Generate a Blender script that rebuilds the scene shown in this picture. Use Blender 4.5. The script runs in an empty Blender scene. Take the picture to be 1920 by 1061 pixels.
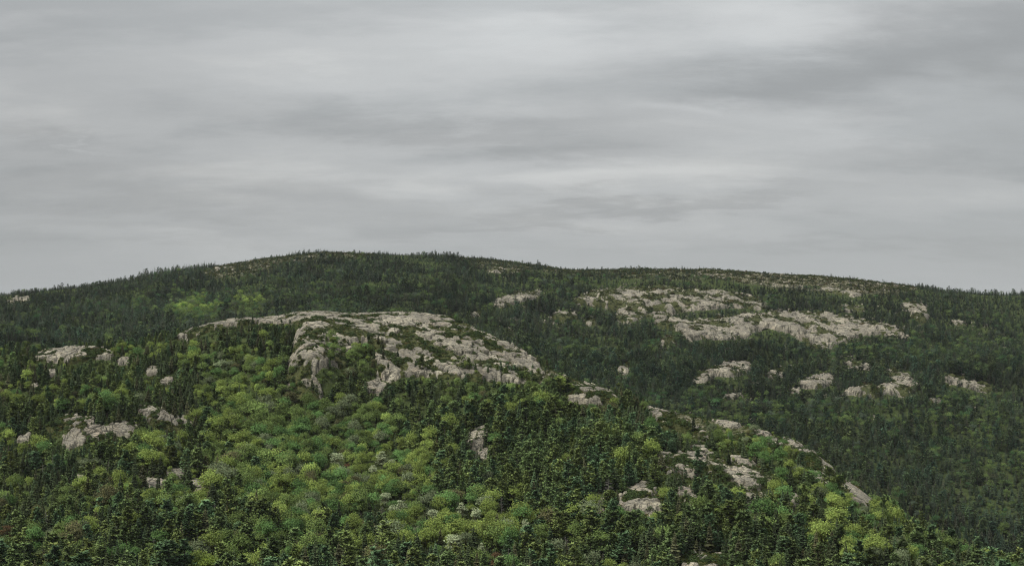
import bpy, math, random
import numpy as np

# ------------------------------------------------------------------ camera, sky, sun
F = 2637.0            # focal length in photo pixels
VH = 600.0            # photo row of the true horizon
EYE = 260.0           # height of the viewpoint above the datum
sc = bpy.context.scene
cam_d = bpy.data.cameras.new("camera"); cam = bpy.data.objects.new("camera", cam_d)
sc.collection.objects.link(cam); sc.camera = cam
cam.location = (0, 0, EYE); cam.rotation_euler = (math.radians(90), 0, 0)
cam_d.sensor_width = 36; cam_d.lens = 36 * F / 1920
cam_d.shift_y = (VH - 530.5) / 1920
cam_d.clip_start = 1; cam_d.clip_end = 80000
EXPO = 1.2
SKYK = .86 / 2 ** EXPO
SUN_EL, SUN_AZ = math.radians(52), math.radians(-125)   # az measured from +Y towards +X: behind and to the left
world = bpy.data.worlds.new("World"); sc.world = world; world.use_nodes = True
def setup_world():
    nt = world.node_tree; N = nt.nodes; L = nt.links; N.clear()
    def n(t, **k):
        x = N.new(t)
        for a, b in k.items(): setattr(x, a, b)
        return x
    def math_(op, a, b=None, c=None):
        m = n('ShaderNodeMath', operation=op)
        for i, s in enumerate((a, b, c)):
            if s is None: continue
            if isinstance(s, (int, float)): m.inputs[i].default_value = s
            else: L.new(s, m.inputs[i])
        return m.outputs[0]
    out = n('ShaderNodeOutputWorld'); bg = n('ShaderNodeBackground'); bg.inputs[1].default_value = 0.1
    sky = n('ShaderNodeTexSky', sky_type='NISHITA'); sky.sun_disc = False
    sky.sun_elevation = SUN_EL; sky.sun_rotation = SUN_AZ
    tc = n('ShaderNodeTexCoord'); sep = n('ShaderNodeSeparateXYZ'); L.new(tc.outputs['Generated'], sep.inputs[0])
    zz = math_('ADD', math_('MAXIMUM', sep.outputs[2], 0.0), 0.20)
    px = math_('DIVIDE', sep.outputs[0], zz); py = math_('DIVIDE', sep.outputs[1], zz)
    comb = n('ShaderNodeCombineXYZ'); L.new(px, comb.inputs[0]); L.new(py, comb.inputs[1])
    def noise(scale, sx, sy, rot, det, rough, off, dist=0.0):
        m = n('ShaderNodeMapping'); m.inputs['Location'].default_value = off
        m.inputs['Rotation'].default_value = (0, 0, rot); m.inputs['Scale'].default_value = (sx, sy, 1)
        L.new(comb.outputs[0], m.inputs[0])
        t = n('ShaderNodeTexNoise'); t.inputs['Scale'].default_value = scale; t.inputs['Detail'].default_value = det
        t.inputs['Roughness'].default_value = rough; t.inputs['Distortion'].default_value = dist
        L.new(m.outputs[0], t.inputs['Vector']); return t.outputs['Fac']
    a = noise(1.5, .6, 1.0, .30, 8, .55, (3.1, 1.7, 0), .25)
    b = noise(4.2, .5, 1.0, .16, 8, .6, (7.3, 4.2, 0), .2)
    c = noise(.45, 1, 1, 0, 2, .4, (2.2, 9.1, 0))
    v = math_('ADD', math_('MULTIPLY', a, .55), math_('ADD', math_('MULTIPLY', b, .20), math_('MULTIPLY', c, .25)))
    r = n('ShaderNodeValToRGB'); L.new(v, r.inputs[0])
    r.color_ramp.interpolation = 'EASE'
    e = r.color_ramp.elements
    e[0].position = .36; e[0].color = (.320, .331, .331, 1)
    e[1].position = .64; e[1].color = (.530, .537, .530, 1)
    x = e.new(.46); x.color = (.375, .389, .392, 1)
    x = e.new(.54); x.color = (.445, .456, .457, 1)
    # the cloud sheet thins to an even brighter grey near the horizon
    hz = n('ShaderNodeMapRange'); hz.interpolation_type = 'SMOOTHSTEP'
    L.new(sep.outputs[2], hz.inputs[0]); hz.inputs[1].default_value = .015; hz.inputs[2].default_value = .11
    hz.inputs[3].default_value = .75; hz.inputs[4].default_value = 0
    m1 = n('ShaderNodeMix', data_type='RGBA'); L.new(hz.outputs[0], m1.inputs[0]); L.new(r.outputs[0], m1.inputs[6])
    m1.inputs[7].default_value = (.495, .514, .520, 1)
    sc_ = n('ShaderNodeVectorMath', operation='SCALE'); L.new(m1.outputs[2], sc_.inputs[0]); 
    # an overcast dome grows brighter towards the zenith (CIE overcast law)
    # the thicker and thinner banks of cloud ahead: bearing, height, half widths, slant, strength
    yy = math_('MAXIMUM', sep.outputs[1], .15); bu = math_('DIVIDE', sep.outputs[0], yy); bw = math_('DIVIDE', sep.outputs[2], yy)
    wn = noise(5, .6, 1.0, .2, 8, .62, (1.3, 5.2, 0), .2); wn2 = noise(7.0, .6, 1.2, .1, 6, .6, (8.3, 2.2, 0), .2)
    bu = math_('ADD', bu, math_('MULTIPLY_ADD', wn2, .16, -.08)); bw = math_('ADD', bw, math_('MULTIPLY_ADD', wn, .075, -.0375))
    tot = None
    for (u, v_, su, sv, rot, amp) in [(1780,75,300,44,12,-.13),(1400,165,240,36,10,-.13),(850,248,240,20,-2,-.16),(1180,392,280,15,5,-.17),(380,365,320,26,-3,-.14),(80,265,170,18,-8,-.12),
        (520,215,260,26,-6,-.07),(1650,300,260,18,-3,-.08),(1500,455,300,10,0,-.07),(300,430,300,12,0,-.07),
        (1300,200,75,20,-4,.17),(985,60,150,46,0,.17),(1440,60,130,42,8,.16),(730,190,200,60,-4,.07),(180,282,50,6,-8,.14),(1000,330,300,22,2,.08),(1650,240,250,25,8,.07),(0,120,300,300,0,-.13),(1960,-20,240,120,0,-.09)]:
        c_, s_ = math.cos(math.radians(rot)), math.sin(math.radians(rot)); U0 = (u - 960) / F; W0 = (VH - v_) / F
        du = math_('SUBTRACT', bu, U0); dw = math_('SUBTRACT', bw, W0)
        p = math_('ADD', math_('MULTIPLY', du, c_ * F / su), math_('MULTIPLY', dw, s_ * F / su)); q = math_('SUBTRACT', math_('MULTIPLY', dw, c_ * F / sv), math_('MULTIPLY', du, s_ * F / sv))
        r2 = math_('ADD', math_('MULTIPLY', p, p), math_('MULTIPLY', q, q)); ex = math_('MULTIPLY', math_('EXPONENT', math_('MULTIPLY', r2, -.5)), amp)
        tot = ex if tot is None else math_('ADD', tot, ex)
    bank = math_('ADD', tot, 1.0)
    gain = math_('MULTIPLY', bank, math_('MULTIPLY', math_('ADD', math_('MULTIPLY', math_('MAXIMUM', sep.outputs[2], 0.0), 2.0), 1.0), 10.0 * SKYK))
    L.new(gain, sc_.inputs[3])
    m2 = n('ShaderNodeMix', data_type='RGBA'); m2.inputs[0].default_value = .98
    L.new(sky.outputs[0], m2.inputs[6]); L.new(sc_.outputs[0], m2.inputs[7])
    L.new(m2.outputs[2], bg.inputs[0]); L.new(bg.outputs[0], out.inputs[0])
setup_world()
sd = bpy.data.lights.new("sun", 'SUN'); sun = bpy.data.objects.new("sun", sd); sc.collection.objects.link(sun)
sd.energy = 1.5; sd.angle = math.radians(14); sd.color = (1, .96, .88)
sun.rotation_euler = (math.radians(90) - SUN_EL, 0, math.pi - SUN_AZ)
sun.location = (0, 0, EYE + 300)
sc.view_settings.view_transform = 'Standard'; sc.view_settings.look = 'None'
sc.view_settings.exposure = EXPO; sc.view_settings.gamma = 1; sc.view_settings.use_curve_mapping = False
sc.cycles.max_bounces = 5; sc.cycles.diffuse_bounces = 3; sc.cycles.transparent_max_bounces = 4
sc.cycles.volume_bounces = 0
sc.cycles.use_denoising = True; sc.cycles.denoiser = 'OPENIMAGEDENOISE'
sc.cycles.denoising_input_passes = 'RGB_ALBEDO_NORMAL'; sc.cycles.denoising_prefilter = 'NONE'
sc.cycles.filter_width = 1.05

RNG = np.random.default_rng(7)
C = sc.collection

# ------------------------------------------------------------------ numeric helpers
def ihash(ix, iy, seed=0):
    h = (ix.astype(np.int64) * 374761393 + iy.astype(np.int64) * 668265263 + seed * 974711) & 0xffffffff
    h = ((h ^ (h >> 13)) * 1274126177) & 0xffffffff
    h = ((h ^ (h >> 16)) * 2246822519) & 0xffffffff
    return ((h ^ (h >> 15)) & 0xffffff) / float(0x1000000)
def vnoise(x, y, seed=0):
    ix = np.floor(x); iy = np.floor(y); fx = x - ix; fy = y - iy
    fx = fx * fx * fx * (fx * (fx * 6 - 15) + 10); fy = fy * fy * fy * (fy * (fy * 6 - 15) + 10)
    a = ihash(ix, iy, seed); b = ihash(ix + 1, iy, seed); c = ihash(ix, iy + 1, seed); d = ihash(ix + 1, iy + 1, seed)
    return (a + (b - a) * fx + (c - a) * fy + (a - b - c + d) * fx * fy) * 2 - 1
def fbm(x, y, seed=0, octv=4, gain=.5):
    s = 0; a = 1; t = 0; ca, sa = math.cos(.6), math.sin(.6)
    for i in range(octv):
        s = s + a * vnoise(x, y, seed + i * 17); t += a; a *= gain
        x, y = (x * ca - y * sa) * 2.03 + 5.1, (x * sa + y * ca) * 2.03 + 1.7
    return s / t * 1.5
def sstep(a, b, x):
    t = np.clip((x - a) / (b - a), 0, 1); return t * t * (3 - 2 * t)
def pchip_slopes(x, y):
    # x, y: [N, K]; monotone cubic slopes
    h = np.diff(x, axis=1); d = np.diff(y, axis=1) / h
    m = np.zeros_like(y)
    s = (d[:, :-1] * d[:, 1:]) > 0
    w1 = 2 * h[:, 1:] + h[:, :-1]; w2 = h[:, 1:] + 2 * h[:, :-1]
    with np.errstate(divide='ignore', invalid='ignore'):
        hm = (w1 + w2) / (w1 / d[:, :-1] + w2 / d[:, 1:])
    m[:, 1:-1] = np.where(s, np.nan_to_num(hm), 0)
    m[:, 0] = d[:, 0]; m[:, -1] = d[:, -1]
    return m
def hermite(x, y, m, q):
    # x, y, m [N, K]; q [N]
    K = x.shape[1]
    i = np.clip((x <= q[:, None]).sum(1) - 1, 0, K - 2); r = np.arange(len(q))
    x0 = x[r, i]; x1 = x[r, i + 1]; h = x1 - x0; t = np.clip((q - x0) / h, 0, 1)
    y0 = y[r, i]; y1 = y[r, i + 1]; m0 = m[r, i] * h; m1 = m[r, i + 1] * h
    t2 = t * t; t3 = t2 * t
    return (2 * t3 - 3 * t2 + 1) * y0 + (t3 - 2 * t2 + t) * m0 + (3 * t2 - 2 * t3) * y1 + (t3 - t2) * m1

# ------------------------------------------------------------------ the lie of the land
# bearings are written as photo columns u, heights as photo rows v at a real distance Y (metres from the viewpoint)
NEAR = {
 -300: [(480,1085),(560,985),(660,882),(740,785),(800,715),(860,668)],
 0:    [(480,1085),(560,985),(660,882),(740,785),(800,715),(860,662)],
 200:  [(480,1085),(560,985),(660,885),(730,792),(800,715),(860,655)],
 330:  [(480,1088),(560,988),(655,888),(735,792),(810,705),(890,628)],
 420:  [(480,1090),(560,990),(650,890),(740,790),(820,695),(905,604)],
 520:  [(480,1095),(570,990),(660,890),(745,795),(800,690),(930,595)],
 575:  [(480,1100),(580,990),(670,890),(750,785),(785,672),(930,586)],
 650:  [(480,1100),(580,990),(680,890),(760,778),(800,685),(930,588)],
 750:  [(480,1100),(580,982),(680,882),(760,775),(815,685),(930,588)],
 840:  [(480,1100),(575,975),(680,872),(760,772),(820,688),(925,595)],
 900:  [(480,1100),(575,975),(675,870),(750,778),(815,700),(905,622)],
 960:  [(480,1100),(575,975),(670,868),(740,782),(810,715),(885,649)],
 1010: [(480,1100),(572,978),(660,868),(730,788),(795,730),(865,680)],
 1060: [(480,1100),(570,980),(650,870),(720,800),(780,750),(850,706)],
 1150: [(480,1102),(560,990),(630,900),(690,830),(750,780),(820,738)],
 1250: [(480,1102),(550,1000),(610,920),(670,860),(730,810),(790,776)],
 1400: [(480,1102),(540,1010),(590,955),(640,905),(690,850),(740,803)],
 1500: [(480,1104),(530,1025),(570,972),(620,925),(660,875),(700,836)],
 1600: [(475,1108),(520,1040),(555,1000),(590,965),(630,940),(660,916)],
 1700: [(475,1112),(515,1066),(545,1040),(575,1020),(605,1003),(630,992)],
 1900: [(470,1120),(505,1095),(530,1086),(550,1080),(570,1077),(590,1075)],
 2300: [(470,1150),(500,1140),(525,1135),(545,1130),(560,1128),(580,1125)]}
FAR = {
 -300: (-42,[(1250,655),(1400,632),(1580,608),(1800,590),(2000,575)]),
 0:    (-42,[(1250,655),(1400,630),(1560,603),(1800,575),(2000,557)]),
 200:  (-48,[(1250,665),(1400,635),(1560,598),(1800,557),(2000,532)]),
 400:  (-50,[(1250,662),(1400,630),(1600,582),(1850,530),(2050,503)]),
 640:  (-45,[(1250,645),(1400,605),(1600,560),(1850,508),(2100,475)]),
 900:  (-60,[(1250,665),(1400,622),(1600,572),(1850,518),(2100,489)]),
 1100: (-95,[(1240,730),(1400,670),(1600,612),(1820,552),(2100,507)]),
 1300: (-135,[(1200,795),(1350,722),(1550,642),(1760,578),(2100,510)]),
 1500: (-165,[(1120,860),(1300,760),(1500,685),(1740,600),(2100,519)]),
 1700: (-178,[(1050,945),(1250,810),(1450,712),(1700,620),(2050,538)]),
 1900: (-186,[(1010,1030),(1200,865),(1400,742),(1700,632),(2000,554)]),
 2300: (-190,[(1000,1060),(1200,880),(1400,750),(1700,635),(2000,558)])}
def build_controls():
    def expand(tab, us):
        ks = sorted(tab); A = np.array([tab[k] for k in ks], float)          # [S, K, 2]
        X = np.array(ks, float)
        res = np.zeros((len(us), A.shape[1], 2))
        for k in range(A.shape[1]):
            for j in range(2):
                yy = A[:, k, j][None]; xx = X[None]; m = pchip_slopes(xx, yy)
                res[:, k, j] = [hermite(xx, yy, m, np.array([q]))[0] for q in us]
        return res
    us = np.arange(-300, 2301, 10.0)
    near = expand(NEAR, us); far = expand({k: v[1] for k, v in FAR.items()}, us)
    wz = np.interp(us, sorted(FAR), [FAR[k][0] for k in sorted(FAR)])
    z = lambda a: (VH - a[..., 1]) / F * a[..., 0]
    n = len(us); one = np.ones((n, 1))
    zn = z(near); zf = z(far); Yc = near[:, -1:, 0]; zc = zn[:, -1:]; zs = zf[:, -1:]; Ys = far[:, -1:, 0]
    zb = zc + (wz[:, None] - zc) * .42
    Y = np.concatenate([one * -500, one * -2, one * 14, one * 60, one * 150, one * 300, one * 400, near[..., 0],
                        Yc + 70, np.minimum(Yc + 190, far[:, :1, 0] - 80), far[..., 0], Ys + 250, Ys + 1200, one * 6000, one * 9000], 1)
    Z = np.concatenate([one * -20, one * -2.0, one * -5, one * -26, one * -58, one * -85, one * -91, zn,
                        zb, one * wz[:, None], zf, zs - 38, zs * 0 - 160, one * -240, one * -240], 1)
    return us, Y, Z, pchip_slopes(Y, Z), Yc[:, 0]
US, CY, CZ, CM, YC = build_controls()
def ufun(x, Y): return 960 + x * F / np.maximum(Y, 420.0)
def xfun(u, Y): return (u - 960) / F * np.maximum(Y, 420.0)
def crestY(u): return np.interp(u, US, YC)
def zbase(u, Y):
    u = np.clip(u, -300, 2300 - 1e-6); f = (u + 300) / 10.0; i = np.clip(f.astype(int), 0, len(US) - 2); w = f - i
    return hermite(CY[i], CZ[i], CM[i], Y) * (1 - w) + hermite(CY[i + 1], CZ[i + 1], CM[i + 1], Y) * w
def vof(z, Y): return VH - z / Y * F
def hit(u, v, near, zf=zbase):
    Y = np.arange(430, crestY(u) + 25, 1.0) if near else np.arange(crestY(u) + 150, 2300, 1.5)
    vv = vof(zf(np.full_like(Y, u), Y), Y); k = np.nonzero(vv <= v)[0]
    return float(Y[k[0]]) if len(k) else float(Y[np.argmin(vv)])
BUMPS = [(1335,895,1,26,18,2.2),(1275,872,1,18,14,1.8),(150,815,1,26,16,4.5),(305,800,1,15,12,5),(225,815,1,12,9,3.5),(330,895,1,10,8,1.2),
 (375,922,1,13,10,1.2),(270,912,1,12,9,1.0),(150,680,1,30,14,4),(895,840,1,7,8,3.5),(1200,948,1,18,13,1.8),(1290,950,1,10,8,1.2),(1110,752,1,20,14,4),(290,705,1,9,8,2),
 (600,700,1,16,10,5),(720,700,1,20,10,4),(850,712,1,22,9,3),(930,712,1,18,9,3),(680,640,1,30,16,3),(1260,790,1,16,9,3),(1320,1066,1,18,14,2),
 (1210,572,0,120,55,11),(1480,622,0,95,55,11),(980,575,0,38,30,5),(1350,715,0,36,22,7),(1530,728,0,22,18,6),(1650,742,0,46,22,7),
 (1620,695,0,34,20,5),(1800,728,0,40,20,5),(1715,605,0,24,20,9),(1060,605,0,24,20,4),(1370,525,0,150,70,5),(455,520,0,110,60,4)]
BL = []
for (bu, bv, bn, rx, ry, bh) in BUMPS:
    yy = hit(bu, bv, bn); BL.append((xfun(bu, yy), yy, rx, ry, bh))
def zter(u, Y):
    shp = np.shape(u); u = np.ravel(u).astype(float); Y = np.ravel(Y).astype(float)
    z = zbase(u, Y); x = xfun(u, Y)
    w = sstep(300, 430, Y)
    for bx, by, rx, ry, bh in BL:
        s = np.nonzero((np.abs(x - bx) < rx * 1.6) & (np.abs(Y - by) < ry * 3))[0]
        if not len(s): continue
        wx = (x[s] - bx) / rx + .25 * vnoise(Y[s] / 14, x[s] / 14, 5); ty = (Y[s] - by) / ry + .35 * vnoise(x[s] / 12, Y[s] / 12, 9)
        z[s] += bh * np.exp(-wx * wx * 1.6) * sstep(-1.1, -.25, ty) * (1 - sstep(.1, 2.4, ty))
    amp = w * np.interp(Y, [400, 900, 1500, 2100, 2600, 9000], [1.0, .8, 3.4, 1.6, 2, 2])
    z += amp * (1.5 * fbm(x / 95, Y / 70, 3, 3) + .55 * fbm(x / 24, Y / 18, 11, 2))
    return z.reshape(shp)

# ------------------------------------------------------------------ bare rock, outlined in photo columns/rows and laid on the land
DOME = [(330,634),(345,622),(381,609),(430,600),(500,592),(560,584),(600,580),(650,585),(720,583),(780,587),(832,592),(858,604),(905,622),
 (960,648),(1002,676),(1018,705),(1012,722),(965,716),(925,712),(900,716),(860,708),(800,706),(760,704),(735,712),(705,708),(703,690),(712,672),(700,650),
 (684,640),(655,644),(662,664),(650,688),(628,690),(604,686),(588,704),(610,735),(604,755),(572,740),(560,760),(540,735),(526,716),(540,696),(534,684),(546,660),(556,622),(575,612),(545,606),(480,606),(420,614),(385,622),(350,636)]
OUT = [  # near?, outline, label, lift
 (1, [(1072,730),(1082,724),(1112,722),(1145,734),(1160,746),(1148,757),(1110,757),(1078,755),(1060,748)], "smooth pale granite hump just below the right foot of the big bare dome", 1.6),
 (1, [(1212,764),(1236,768),(1262,778),(1290,790),(1312,800),(1334,816),(1318,826),(1296,814),(1268,806),(1240,796),(1224,782)], "narrow broken granite ledge on the ridge crest beside a lone dark spruce", 1.2),
 (1, [(1338,789),(1362,789),(1392,797),(1380,802),(1352,797)], "first thin slab strip on the ridge crest right of the ridge-crest ledge", .9),
 (1, [(1404,800),(1432,803),(1452,812),(1436,817),(1412,808)], "second thin slab strip on the ridge crest, with heath on both sides", .9),
 (1, [(1466,815),(1492,822),(1512,834),(1496,838),(1474,827)], "third and broadest slab strip along the ridge crest", .9),
 (1, [(1440,826),(1458,826),(1466,836),(1450,838)], "small slab below the second crest strip", .9),
 (1, [(1520,838),(1540,844),(1552,856),(1536,854)], "short slab strip where the ridge crest steepens", .9),
 (1, [(1225,850),(1262,851),(1306,848),(1318,858),(1350,874),(1372,878),(1410,886),(1428,898),(1444,914),(1418,922),(1386,908),(1362,900),(1340,888),(1318,880),(1300,896),(1276,886),(1252,888),(1238,872)], "broad jointed granite ledges among pines on the lower right slope", 1.5),
 (1, [(1160,928),(1190,912),(1224,910),(1234,922),(1212,934),(1240,942),(1246,958),(1214,964),(1180,956),(1160,950)], "split pinkish granite blocks below the jointed ledges, above the dead grey tree's right", 1.4),
 (1, [(1268,918),(1292,916),(1304,930),(1316,944),(1298,950),(1278,938)], "small pink granite knob directly under the broad jointed ledges", 1.4),
 (1, [(1338,914),(1352,916),(1362,930),(1346,932)], "tiny bare rock nub under the right part of the broad jointed ledges", 1.0),
 (1, [(1114,940),(1136,934),(1138,952),(1118,960)], "reddish rock nub between pines, left of the split pinkish blocks", 1.3),
 (1, [(1500,850),(1536,854),(1556,868),(1570,884),(1550,890),(1524,880),(1504,868)], "scattered pale blocks near the crest on the far right of the near ridge", 1.2),
 (1, [(1588,906),(1610,914),(1628,936),(1632,950),(1606,944),(1592,926)], "steep grey granite face at the lower right end of the near ridge", 1.4),
 (1, [(1478,926),(1496,930),(1500,950),(1484,952)], "small grey rock face among broadleaf trees below the near ridge crest", 1.2),
 (1, [(874,832),(888,806),(914,802),(912,822),(900,838),(884,842)], "lone cream-coloured rock patch surrounded by dark pines in mid slope", 1.5),
 (1, [(898,850),(914,846),(914,860),(902,862)], "little rock chip just under the lone cream-coloured patch", 1.0),
 (1, [(80,800),(104,792),(134,781),(178,784),(176,796),(150,804),(124,802),(96,808)], "low whale-backed granite ledge at the upper left of the lower-left ledges", 1.4),
 (1, [(254,768),(264,761),(286,760),(306,774),(322,788),(346,792),(354,806),(338,812),(312,806),(296,810),(286,796),(270,780)], "tall rounded granite knob with cracked flanks in the lower left forest", 2.0),
 (1, [(206,800),(236,792),(256,796),(260,808),(238,818),(214,814)], "paired round granite boulders left of the tall cracked knob", 1.5),
 (1, [(112,834),(124,816),(160,804),(204,804),(206,818),(180,826),(150,832),(128,842)], "dark-cracked granite apron below the whale-backed ledge", 1.3),
 (1, [(32,828),(40,817),(58,814),(54,828)], "small rock step left of the whale-backed ledge", 1.1),
 (1, [(312,886),(322,880),(346,884),(346,893),(322,892)], "small oval rock above the two low bare slabs", 1.0),
 (1, [(246,904),(262,897),(292,896),(314,904),(306,912),(280,914)], "left one of the two low bare slabs in the lower left forest", 1.1),
 (1, [(344,908),(372,903),(396,910),(396,920),(374,928),(354,924)], "rounded right one of the two low bare slabs in the lower left forest", 1.4),
 (1, [(128,898),(146,892),(168,896),(150,904)], "half-hidden rock chip left of the two low bare slabs", 1.0),
 (1, [(60,672),(76,662),(104,655),(150,654),(196,656),(216,662),(210,672),(170,672),(130,682),(94,678)], "long flat granite sheet on the wooded crest at the left", 1.4),
 (1, [(218,674),(230,668),(244,674),(242,682),(224,682)], "small bright slab at the right end of the long flat granite sheet", 1.0),
 (1, [(272,694),(286,690),(306,696),(300,702),(278,702)], "thin rock ledge between the flat crest sheet and the dome", 1.0),
 (1, [(300,714),(318,706),(326,710),(322,718),(304,720)], "lower pale ledge between the flat crest sheet and the dome", 1.0),
 (1, [(58,724),(70,720),(72,730),(60,732)], "tiny rock spot below the long flat granite sheet", 1.0),
 (1, [(90,696),(104,690),(106,702),(94,706)], "small rock spot hidden in trees under the flat sheet", 1.0),
 (1, [(1266,1038),(1306,1040),(1350,1046),(1380,1054),(1366,1072),(1316,1078),(1276,1072)], "flat rock ledge at the very bottom edge of the view", 1.2),
 (1, [(1300,1000),(1316,998),(1318,1006),(1304,1008)], "tiny rock poking out above the flat bottom ledge", .9),
 (1, [(1205,756),(1222,752),(1238,760),(1224,766)], "small pale slab on the crest just left of the ridge-crest ledge", 1.0),
 (1, [(1290,838),(1312,832),(1330,846),(1312,850)], "small square ledge just above the broad jointed ledges", 1.2),
 (1, [(1372,858),(1404,862),(1418,872),(1388,870)], "thin slanting strip above the right half of the jointed ledges", 1.0),
 (1, [(1518,888),(1540,888),(1552,902),(1530,902)], "grey blocks below the scattered pale ones on the near ridge", 1.2),
 (1, [(1540,908),(1556,906),(1564,918),(1546,920)], "small stepped rock just above the steep grey face", 1.1),
 (1, [(1392,932),(1412,928),(1420,944),(1402,950)], "pink rock stub under the right end of the broad jointed ledges", 1.2),
 (1, [(680,724),(704,716),(722,724),(712,736),(688,734)], "pinkish broken step under the dome's middle face", 1.2),
 (1, [(1228,778),(1246,784),(1262,806),(1244,802)], "steep broken step under the left end of the ridge-crest ledge", 1.2),
 (0, [(1480,728),(1500,726),(1504,736),(1484,736)], "tiny rocks left of the low vertical-jointed wall", 1.2),
 (0, [(1740,748),(1764,746),(1768,754),(1744,754)], "tiny rocks below the pale slabs at the far right", 1.2),
 (0, [(1350,740),(1390,736),(1400,744),(1360,748)], "faint rock strip below the pink-streaked face", 1.2),
 (0, [(880,586),(900,582),(908,590),(886,594)], "small grey rock below the left far shoulder", 1.2),
 (0, [(922,572),(934,560),(968,550),(1012,546),(1014,558),(992,562),(968,568),(946,578)], "low grey rock shoulder at the left end of the upper far outcrops", 1.8),
 (0, [(1078,566),(1088,552),(1140,544),(1192,540),(1240,540),(1300,544),(1340,546),(1380,552),(1424,564),(1442,574),(1420,580),(1380,576),(1330,580),(1290,582),(1262,590),(1240,600),(1210,594),(1180,606),(1150,600),(1160,584),(1130,576),(1100,572)], "widest bare granite shoulder high on the far hillside", 2.2),
 (0, [(1030,592),(1048,583),(1080,586),(1086,598),(1060,602),(1040,600)], "broken rock patch below the widest far shoulder's left end", 1.6),
 (0, [(1094,600),(1116,598),(1120,608),(1100,610)], "tiny rocks beside the broken patch on the far hillside", 1.2),
 (0, [(1222,604),(1262,598),(1290,602),(1340,598),(1400,590),(1440,586),(1500,585),(1560,588),(1610,598),(1660,608),(1698,622),(1690,632),(1650,626),(1612,632),(1580,640),(1560,652),(1524,652),(1500,636),(1470,622),(1440,616),(1412,622),(1400,634),(1360,636),(1320,634),(1290,640),(1280,622),(1240,614)], "long domed granite outcrop in the middle of the far hillside", 2.2),
 (0, [(1292,716),(1312,700),(1336,690),(1364,680),(1400,679),(1412,690),(1396,702),(1370,706),(1344,704),(1320,716)], "steep pink-streaked rock face low on the far hillside, left of the others", 2.0),
 (0, [(1434,704),(1450,694),(1476,692),(1470,706),(1446,710)], "small rock patch right of the pink-streaked face", 1.5),
 (0, [(1496,716),(1516,706),(1544,698),(1566,706),(1562,720),(1540,726),(1506,728)], "dark-streaked rock knob in the middle of the lower far outcrops", 1.8),
 (0, [(1576,676),(1604,678),(1634,686),(1632,694),(1600,688)], "thin bright slab above the dark-streaked knob's right", 1.4),
 (0, [(1650,690),(1676,692),(1706,702),(1712,712),(1684,712),(1660,702)], "tilted bright slab above the low vertical-jointed wall", 1.4),
 (0, [(1566,742),(1584,733),(1622,722),(1654,724),(1690,715),(1724,722),(1722,732),(1696,744),(1660,736),(1640,746),(1600,740)], "low vertical-jointed rock wall on the lower far hillside", 2.2),
 (0, [(1764,708),(1784,702),(1812,706),(1814,714),(1846,716),(1864,728),(1850,736),(1816,726),(1780,718)], "pale slabs farthest right among the lower far outcrops", 1.5),
 (0, [(1690,572),(1716,568),(1738,576),(1744,590),(1736,606),(1720,604),(1704,586)], "steep slanting rock face under the far skyline at the right", 2.2),
 (0, [(1562,578),(1584,571),(1616,574),(1624,582),(1600,586),(1576,584)], "grey rock band left of the steep slanting face", 1.4),
 (0, [(1782,598),(1812,602),(1812,610),(1790,608)], "small grey rocks right of the steep slanting face", 1.2),
 (0, [(1158,686),(1180,680),(1182,704),(1164,712),(1154,704)], "narrow grey-pink rock buttress deep in the dark valley forest", 1.8),
 (0, [(1236,635),(1262,630),(1268,642),(1244,646)], "small rocks under the left end of the long domed outcrop", 1.2),
 (0, [(0,566),(20,560),(56,556),(56,562),(26,567)], "flat pale slab just under the skyline at the far left", 1.2),
 (0, [(905,506),(930,502),(980,504),(975,510),(930,511)], "pale rock strip in the trees just under the skyline near the middle", 1.2),
 (0, [(1530,540),(1556,536),(1592,544),(1620,552),(1600,556),(1560,548)], "bright rock strips in the heath under the right skyline", 1.1),
]
# open heath, few trees
OPEN = [(0,[(380,512),(420,498),(500,487),(560,482),(640,470),(690,470),(700,480),(650,485),(560,492),(530,505),(440,516),(400,520)],.72),
 (0,[(860,486),(950,486),(1010,492),(1000,504),(930,506),(870,500)],.4),
 (0,[(1010,496),(1180,500),(1300,504),(1320,520),(1250,525),(1100,515),(1020,508)],.45),
 (0,[(1290,500),(1350,500),(1430,506),(1480,514),(1560,522),(1640,530),(1716,540),(1700,550),(1620,548),(1540,545),(1440,535),(1370,524),(1300,512)],.93),
 (1,[(1010,690),(1060,702),(1112,716),(1120,728),(1060,726),(1012,722)],.85),
 (1,[(1210,762),(1340,786),(1480,812),(1570,866),(1640,944),(1600,948),(1560,900),(1500,850),(1400,812),(1290,812),(1240,800)],.72),
 (1,[(1296,846),(1376,856),(1450,900),(1440,925),(1380,890),(1310,868)],.6),
 (1,[(1330,915),(1440,926),(1436,936),(1350,930)],.5),
 (1,[(300,902),(400,900),(420,908),(300,912)],.6)]
def polysd(u, v, P):
    P = np.array(P, float); n = len(P); res = np.full(np.shape(u), 99.0)
    lo = P.min(0) - 25; hi = P.max(0) + 25
    s = np.nonzero((u > lo[0]) & (u < hi[0]) & (v > lo[1]) & (v < hi[1]))[0]
    if not len(s): return res
    a = u[s]; b = v[s]; ins = np.zeros(len(s), bool); d2 = np.full(len(s), 1e9)
    for i in range(n):
        x0, y0 = P[i]; x1, y1 = P[(i + 1) % n]
        c = ((y0 > b) != (y1 > b)); xi = (x1 - x0) * (b - y0) / ((y1 - y0) or 1e-9) + x0
        ins ^= c & (a < xi)
        t = np.clip(((a - x0) * (x1 - x0) + (b - y0) * (y1 - y0)) / max((x1 - x0) ** 2 + (y1 - y0) ** 2, 1e-9), 0, 1)
        d2 = np.minimum(d2, (a - x0 - t * (x1 - x0)) ** 2 + (b - y0 - t * (y1 - y0)) ** 2)
    res[s] = np.sqrt(d2) * np.where(ins, -1, 1)
    return res
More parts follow.
